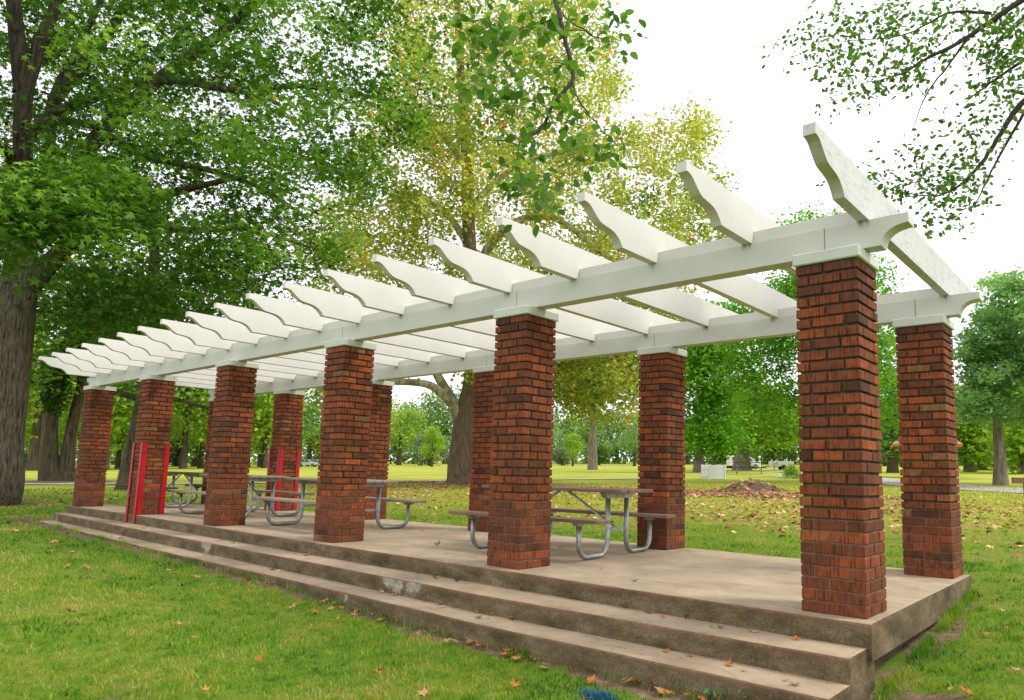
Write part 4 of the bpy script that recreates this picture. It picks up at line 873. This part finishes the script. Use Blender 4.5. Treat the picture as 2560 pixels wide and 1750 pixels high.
# ------------------------------------------------------------------ things on the lawn
def soilmat(): return simple('heaped_soil',(.19,.12,.08),.95,0,.35,5,1.,.08)
xs=np.linspace(-2.3,2.3,60); X,Y=np.meshgrid(xs,xs,indexing='ij'); rr=np.hypot(X/1.25,Y/1.35)
Zm=.50*np.exp(-(rr/.85)**2.2)-.03+.030*wob(X*1.,Y,4,3)*np.exp(-(rr/1.3)**2)+.02*wob(X,Y,11,1)*np.exp(-(rr/1.2)**2)
I=np.arange(3600).reshape(60,60); F=np.stack([I[:-1,:-1],I[1:,:-1],I[1:,1:],I[:-1,1:]],-1).reshape(-1,4)
gz=gh(MND[0]+X,MND[1]+Y)-MND[2]
mo=np_mesh('soil_mound',np.stack([X,Y,Zm+gz],-1).reshape(-1,3),F,soilmat(),None,None,True); mo.location=MND; tag(mo,'low mound of brown soil strewn with dry leaves on the lawn','soil mound')
q=rgr.uniform(-1,1,(80,2)); mx_,my_=q[:,0]*1.6,-abs(q[:,1])*1.7+.4; zz=.50*np.exp(-(np.hypot(mx_/1.25,my_/1.35)/.85)**2.2)
P=np.stack([MND[0]+mx_,MND[1]+my_,gh(MND[0]+mx_,MND[1]+my_)+np.maximum(zz,.0)+.03],1)
tag(scatter_leaves('leaf_litter',P,.13,M_LIT,None,'star',0,np.clip(rgr.normal(.6,.25,80),0,1),.5,.4,rng=rgr),kind='stuff')
M_PICK=simple('white_picket_paint',(.82,.84,.86),.6,0,.05,4,.1,.005); M_DK=simple('black_rubber',(.03,.03,.03),.8); M_GLASS=simple('dark_car_glass',(.05,.07,.09),.15,0,.1,5,.0,.001,.6)
# picket enclosure
A_,B_,Cc=D(1593,1086.5),D(1611,1088.5),D(1645,1088); pf=empty('picket_fence',tuple(B_)); tag(pf,'small white scalloped picket fence enclosure beside the soil mound','fence')
def side(p,q,n):
    p=np.array(p[:2]);q=np.array(q[:2]); d=(q-p)/np.linalg.norm(q-p); L=np.linalg.norm(q-p); nn=np.array([-d[1],d[0]]); st=L/n
    mb=MB()
    for i in range(n):
        c=p+d*(i+.5)*st; w_=st*.42; t=(i/n*2)%1; h=.95+.10*abs(math.cos(t*math.pi))
        z=float(gh(*c))-B_[2]; 
        def pt(a,b): v=c+d*a+nn*b-B_[:2]; return (v[0],v[1])
        o0,o1,i0,i1=pt(-w_,-.012),pt(w_,-.012),pt(-w_,.012),pt(w_,.012); m0,m1=pt(0,-.012),pt(0,.012)
        mb.add([(o0[0],o0[1],z+.04),(o1[0],o1[1],z+.04),(o1[0],o1[1],z+h-.06),(m0[0],m0[1],z+h),(o0[0],o0[1],z+h-.06),(i0[0],i0[1],z+.04),(i1[0],i1[1],z+.04),(i1[0],i1[1],z+h-.06),(m1[0],m1[1],z+h),(i0[0],i0[1],z+h-.06)],[(0,1,2,3,4),(9,8,7,6,5),(0,5,6,1),(1,6,7,2),(2,7,8,3),(3,8,9,4),(4,9,5,0)])
    mb.build('picket_panel',M_PICK,pf)
    for hz in (.25,.75):
        mb=MB(); a=p-B_[:2]+nn*.035; b=q-B_[:2]+nn*.035; mb.tube([(a[0],a[1],hz),(b[0],b[1],hz)],.03,4); mb.build('rail',M_PICK,pf)
side(B_,A_,9); side(B_,Cc,13)
C2=A_+(Cc-B_); side(A_,C2,13); side(Cc,C2,9)
for cnr in (A_,B_,Cc,C2):
    mb=MB(); c=cnr-B_; mb.box(c[0]-.05,c[0]+.05,c[1]-.05,c[1]+.05,-.1,1.08); mb.build('post',M_PICK,pf)
t5=D(1700,1076); table(t5[0],t5[1],R(25),WD3,'distant picnic table on the lawn behind the white picket fence',float(t5[2]),1.45)
t6=D(1712,1077.5)
# van
def car(name,label,cat,p,rz,L,Wd,prof_,wins,paint,wheels,r=.36,group=None):
    e=empty(name,tuple(p),rz); tag(e,label,cat,group); b=MB(); n=len(prof_)
    V=[];F=[]; ys=[(-Wd/2,.90),(-Wd/2*.985,1.),(Wd/2*.985,1.),(Wd/2,.90)]
    b.prism([(x,z) for x,z in prof_],-Wd/2,Wd/2,'y'); body=b.build('body',paint,e)
    for k,wv in enumerate(wins):
        for s in (-1,1):
            m_=MB(); y=s*(Wd/2+.004); m_.prism([(x,z) for x,z in wv],min(y,y-s*.02),max(y,y-s*.02),'y'); m_.build('window',M_GLASS,e)
    for wx in wheels:
        for s in (-1,1):
            t=MB(); t.tube([(wx,s*(Wd/2-.2),r),(wx,s*(Wd/2+.012),r)],r,20); ty=t.build('wheel',M_DK,e)
            t=MB(); t.tube([(wx,s*(Wd/2+.0),r),(wx,s*(Wd/2+.022),r)],r*.58,14); t.build('hub_cap',M_GALV,ty)
    for s in (-1,1):
        t=MB(); t.box(L/2-.06,L/2+.015,s*(Wd/2-.38),s*(Wd/2-.12) ,.72,.9) if s>0 else t.box(L/2-.06,L/2+.015,-(Wd/2-.12),-(Wd/2-.38),.72,.9); t.build('headlight',M_GALV,e)
    t=MB(); t.box(L/2-.02,L/2+.09,-Wd/2+.05,Wd/2-.05,.38,.56); t.build('bumper',M_DK,e)
    return e
M_VAN=simple('white_car_paint',(.74,.76,.80),.3,0,.04,3,.02,.002,.5); M_CARB=simple('silver_car_paint',(.45,.5,.56),.3,.3,.04,3,.02,.002,.5)
def at_dist(dx,dy,dist): q=W(dx,dy,dist); q[2]=float(gh(q[0],q[1])); return q
p=at_dist(1688,1062,112); vd=YAW
car('parked_van','white van with dark side windows parked behind the tree trunk','van',p,YAW+R(4),4.9,1.9,[(-2.45,.4),(2.42,.4),(2.45,.95),(1.6,1.1),(.75,1.85),(.4,1.95),(-2.35,1.98),(-2.45,1.8)],[[(-2.1,1.15),(-1.2,1.15),(-1.2,1.75),(-2.05,1.75)],[(-1.0,1.15),(-.1,1.15),(-.1,1.75),(-1.0,1.75)],[(.1,1.15),(1.25,1.15),(.65,1.75),(.1,1.75)]],M_VAN,(-1.6,1.55))
SED=[(-2.2,.35),(2.2,.35),(2.22,.75),(1.2,.9),(.5,1.38),(-1.0,1.4),(-1.75,.98),(-2.2,.92)]; SW=[[(-1.4,.95),(-.3,.95),(-.3,1.3),(-.95,1.3)],[(-.2,.95),(.95,.95),(.45,1.3),(-.2,1.3)]]
car('parked_car','small white car parked on the far drive, left of its silver neighbour','car',at_dist(697,1049.6,150),YAW,4.4,1.75,SED,SW,M_VAN,(-1.4,1.4),.32)
car('parked_car','small silver car parked on the far drive, right of its white neighbour','car',at_dist(715,1049.9,150),YAW+.2,4.4,1.75,SED,SW,M_CARB,(-1.4,1.4),.32)
# white cart, post and marker stones near the shrub
pc=at_dist(1773,1061,100); e=empty('utility_trailer',tuple(pc),YAW); tag(e,'low white utility trailer with a red tailboard far behind the shrub','trailer')
b=MB(); b.box(-1.5,1.5,-.8,.8,.45,1.15,bev=.03); b.build('bed',M_VAN,e)
b=MB(); b.box(1.51,1.56,-.78,.78,.4,1.12); b.build('tailboard',M_RED,e)
b=MB(); b.tube([(-1.5,0,.5),(-2.6,0,.42)],.05,6); b.build('drawbar',M_GALV,e)
for s in (-1,1):
    b=MB(); b.tube([(.1,s*.7,.34),(.1,s*.9,.34)],.34,16); b.build('wheel',M_DK,e)
def person(p,rz,label,bend,shirt,trous,cat='person',s=1.):
    """one skinned surface from connected joints; bend leans the torso forward"""
    import bmesh
    cb,sb=math.cos(bend),math.sin(bend)
    J={'hip':(0,0,.93),'ch':(.42*sb,0,.93+.42*cb),'nk':(.56*sb,0,.93+.56*cb),'hd':(.72*sb+.04,0,.93+.70*cb),'tp':(.80*sb+.04,0,.93+.80*cb)}
    for sg,n in ((1,'l'),(-1,'r')):
        J['h'+n]=(0,sg*.10,.9); J['k'+n]=(.05,sg*.12,.48); J['a'+n]=(-.02,sg*.12,.08); J['t'+n]=(.14,sg*.13,.04)
        J['s'+n]=(.50*sb,sg*.19,.93+.50*cb); J['e'+n]=(.50*sb+.08,sg*.25,.93+.50*cb-.28); J['w'+n]=(.50*sb+.24,sg*.22,.93+.50*cb-.50); J['f'+n]=(.50*sb+.30,sg*.21,.93+.50*cb-.58)
    names=list(J); E=[('hip','ch'),('ch','nk'),('nk','hd'),('hd','tp')]
    for n in 'lr': E+=[('hip','h'+n),('h'+n,'k'+n),('k'+n,'a'+n),('a'+n,'t'+n),('ch','s'+n),('s'+n,'e'+n),('e'+n,'w'+n),('w'+n,'f'+n)]
    Rd={'hip':.15,'ch':.155,'nk':.06,'hd':.10,'tp':.07}
    for n in 'lr': Rd.update({'h'+n:.10,'k'+n:.065,'a'+n:.045,'t'+n:.035,'s'+n:.065,'e'+n:.045,'w'+n:.03,'f'+n:.03})
    me=bpy.data.meshes.new('person'); me.from_pydata([J[k] for k in names],[(names.index(a),names.index(b)) for a,b in E],[])
    o=bpy.data.objects.new('person',me); C.objects.link(o); md=o.modifiers.new('skin','SKIN'); md.use_smooth_shade=True
    for i,k in enumerate(names): me.skin_vertices[0].data[i].radius=(Rd[k],Rd[k]); me.skin_vertices[0].data[i].use_root=(k=='hip')
    sd=o.modifiers.new('sub','SUBSURF'); sd.levels=2; sd.render_levels=2
    m,nt,oo=mat('clothing'); n=N(nt); z=n.sep(n.obj())[2]; 
    c=n.mix(n.mapr(z,.92,.93),trous,shirt); hz=.93+.58*cb; c=n.mix(n.mapr(z,hz,hz+.01),c,(.45,.28,.2)); nt.links.new(n.princ(c,.8),oo.inputs[0]); me.materials.append(m)
    o.location=tuple(p); o.rotation_euler=(0,0,rz); o.scale=(s,s,s); tag(o,label,cat); return o
person(at_dist(1757,1061.5,99),YAW+.2,'person in a white shirt bending towards the white trailer',.9,(.75,.76,.8),(.6,.62,.66))
person(at_dist(1766,1061,98),YAW+2.8,'person in a pinkish shirt standing in front of the white trailer',.15,(.62,.5,.5),(.66,.68,.7),s=.8)
pm=at_dist(1724,1062,104); e=empty('marker_post',tuple(pm)); tag(e,'white post with a pale round top beside a dark trunk across the drive','post')
b=MB(); b.box(-.12,.12,-.12,.12,0,1.25,bev=.01); b.build('post',M_PICK,e); b=MB(); b.tube([(0,0,1.55),(0,0,1.62),(0,0,1.75),(0,0,1.88),(0,0,1.93)],[.05,.16,.2,.14,.04],12); b.build('top_ball',M_PICK,e,smooth=True); b=MB(); b.tube([(0,0,1.2),(0,0,1.6)],.03,8); b.build('stem',M_PICK,e)
sh=D(1800,1086); rs_=np.random.default_rng(5); e=empty('flowering_shrub',tuple(sh)); tag(e,'loose green shrub with pale blossom beside the first front pillar','shrub')
cl=rs_.normal(0,1,(40,3))*np.array([.34,.34,.3])+np.array([0,0,.62]); mb=MB(); grow(mb,[np.array((0,0,0.)),np.array((.05,0,.25)),np.array((0,.05,.4))],[.03,.025,.02],cl,rs_,.006,.02,4); mb.build('stems',B_TW,e)
scatter_leaves('leaves',cluster_leaves(cl,50,.14,.9,rs_),.075,M_YG,e,'rhomb',.3,rs_.uniform(0,.7,2000),.8,rng=rs_)
M_BLOS=simple('pale_blossom',(.6,.42,.33),.7); scatter_leaves('blossom',cluster_leaves(cl[:14],8,.16,.9,rs_),.06,M_BLOS,e,'rhomb',.3,None,.8,rng=rs_)
M_TC=simple('red_plastic',(.7,.03,.01),.5); q=D(1789,1076); b=MB(); b.tube([(0,0,0),(0,0,.22),(0,0,.28)],[.17,.22,.23],14); b.tube([(0,0,.281),(0,0,.29)],[.19,.18],14); o=b.build('red_bucket',M_TC,None); o.location=tuple(q); o.scale=(1.3,1.3,1.3); tag(o,'small red bucket on the lawn beside the shrub','bucket')
for i in range(4):
    q=D(1773+i*6,1083.4+i*.55); b=MB(); b.box(-.16,.16,-.12,.12,-.03,.2,bev=.05); o=b.build('edging_stone',M_PICK,None); o.location=tuple(q); o.rotation_euler=(0,0,YAW); tag(o,'white edging block in the short row left of the shrub','edging stone','white edging blocks in a row by the shrub')
# shelter whose eaves show either side of the back end pillar
pk=at_dist(2101,1078,62); e=empty('park_shelter',tuple(pk),-math.atan2(pk[0]-CAM[0],pk[1]-CAM[1])+R(4)); tag(e,'small shelter with pale red shingled roof and orange fascia behind the back end pillar','shelter')
hw=2.55*62/55*.76; M_ROOF=simple('pinkish_shingles',(.42,.29,.26),.85,0,.2,9,.5,.02); M_FAS=simple('orange_fascia',(.55,.22,.06),.6)
b=MB(); b.add([(-hw*1.1,-hw*1.1,2.55),(hw*1.1,-hw*1.1,2.55),(hw*1.1,hw*1.1,2.55),(-hw*1.1,hw*1.1,2.55),(0,0,4.6)],[(0,1,4),(1,2,4),(2,3,4),(3,0,4),(3,2,1,0)]); b.build('roof',M_ROOF,e)
b=MB(); h_=hw*1.1
for (x0,x1,y0,y1) in ((-h_,h_,-h_,-h_+.06),(-h_,h_,h_-.06,h_),(-h_,-h_+.06,-h_+.06,h_-.06),(h_-.06,h_,-h_+.06,h_-.06)): b.box(x0,x1,y0,y1,2.33,2.545)
b.build('fascia',M_FAS,e)
for sx in (-1,1):
    for sy in (-1,1): b=MB(); b.box(sx*1.35-.09,sx*1.35+.09,sy*1.35-.09,sy*1.35+.09,-.1,2.548); b.build('post',B_GR,e)
# wooden park sign at the edge of the view
ps=at_dist(2321,1098,31); e=empty('park_sign',tuple(ps),YAW-R(14)); tag(e,'brown wooden board sign on a post at the very edge of the view','sign'); M_SGN=simple('brown_sign_wood',(.22,.12,.09),.8,0,.2,8,.3,.01)
b=MB(); b.box(-.36,.36,-.03,.03,.52,.74,bev=.01); b.build('board',M_SGN,e); b=MB(); b.box(.05,.15,.031,.12,-.1,.7); b.build('post',M_SGN,e)
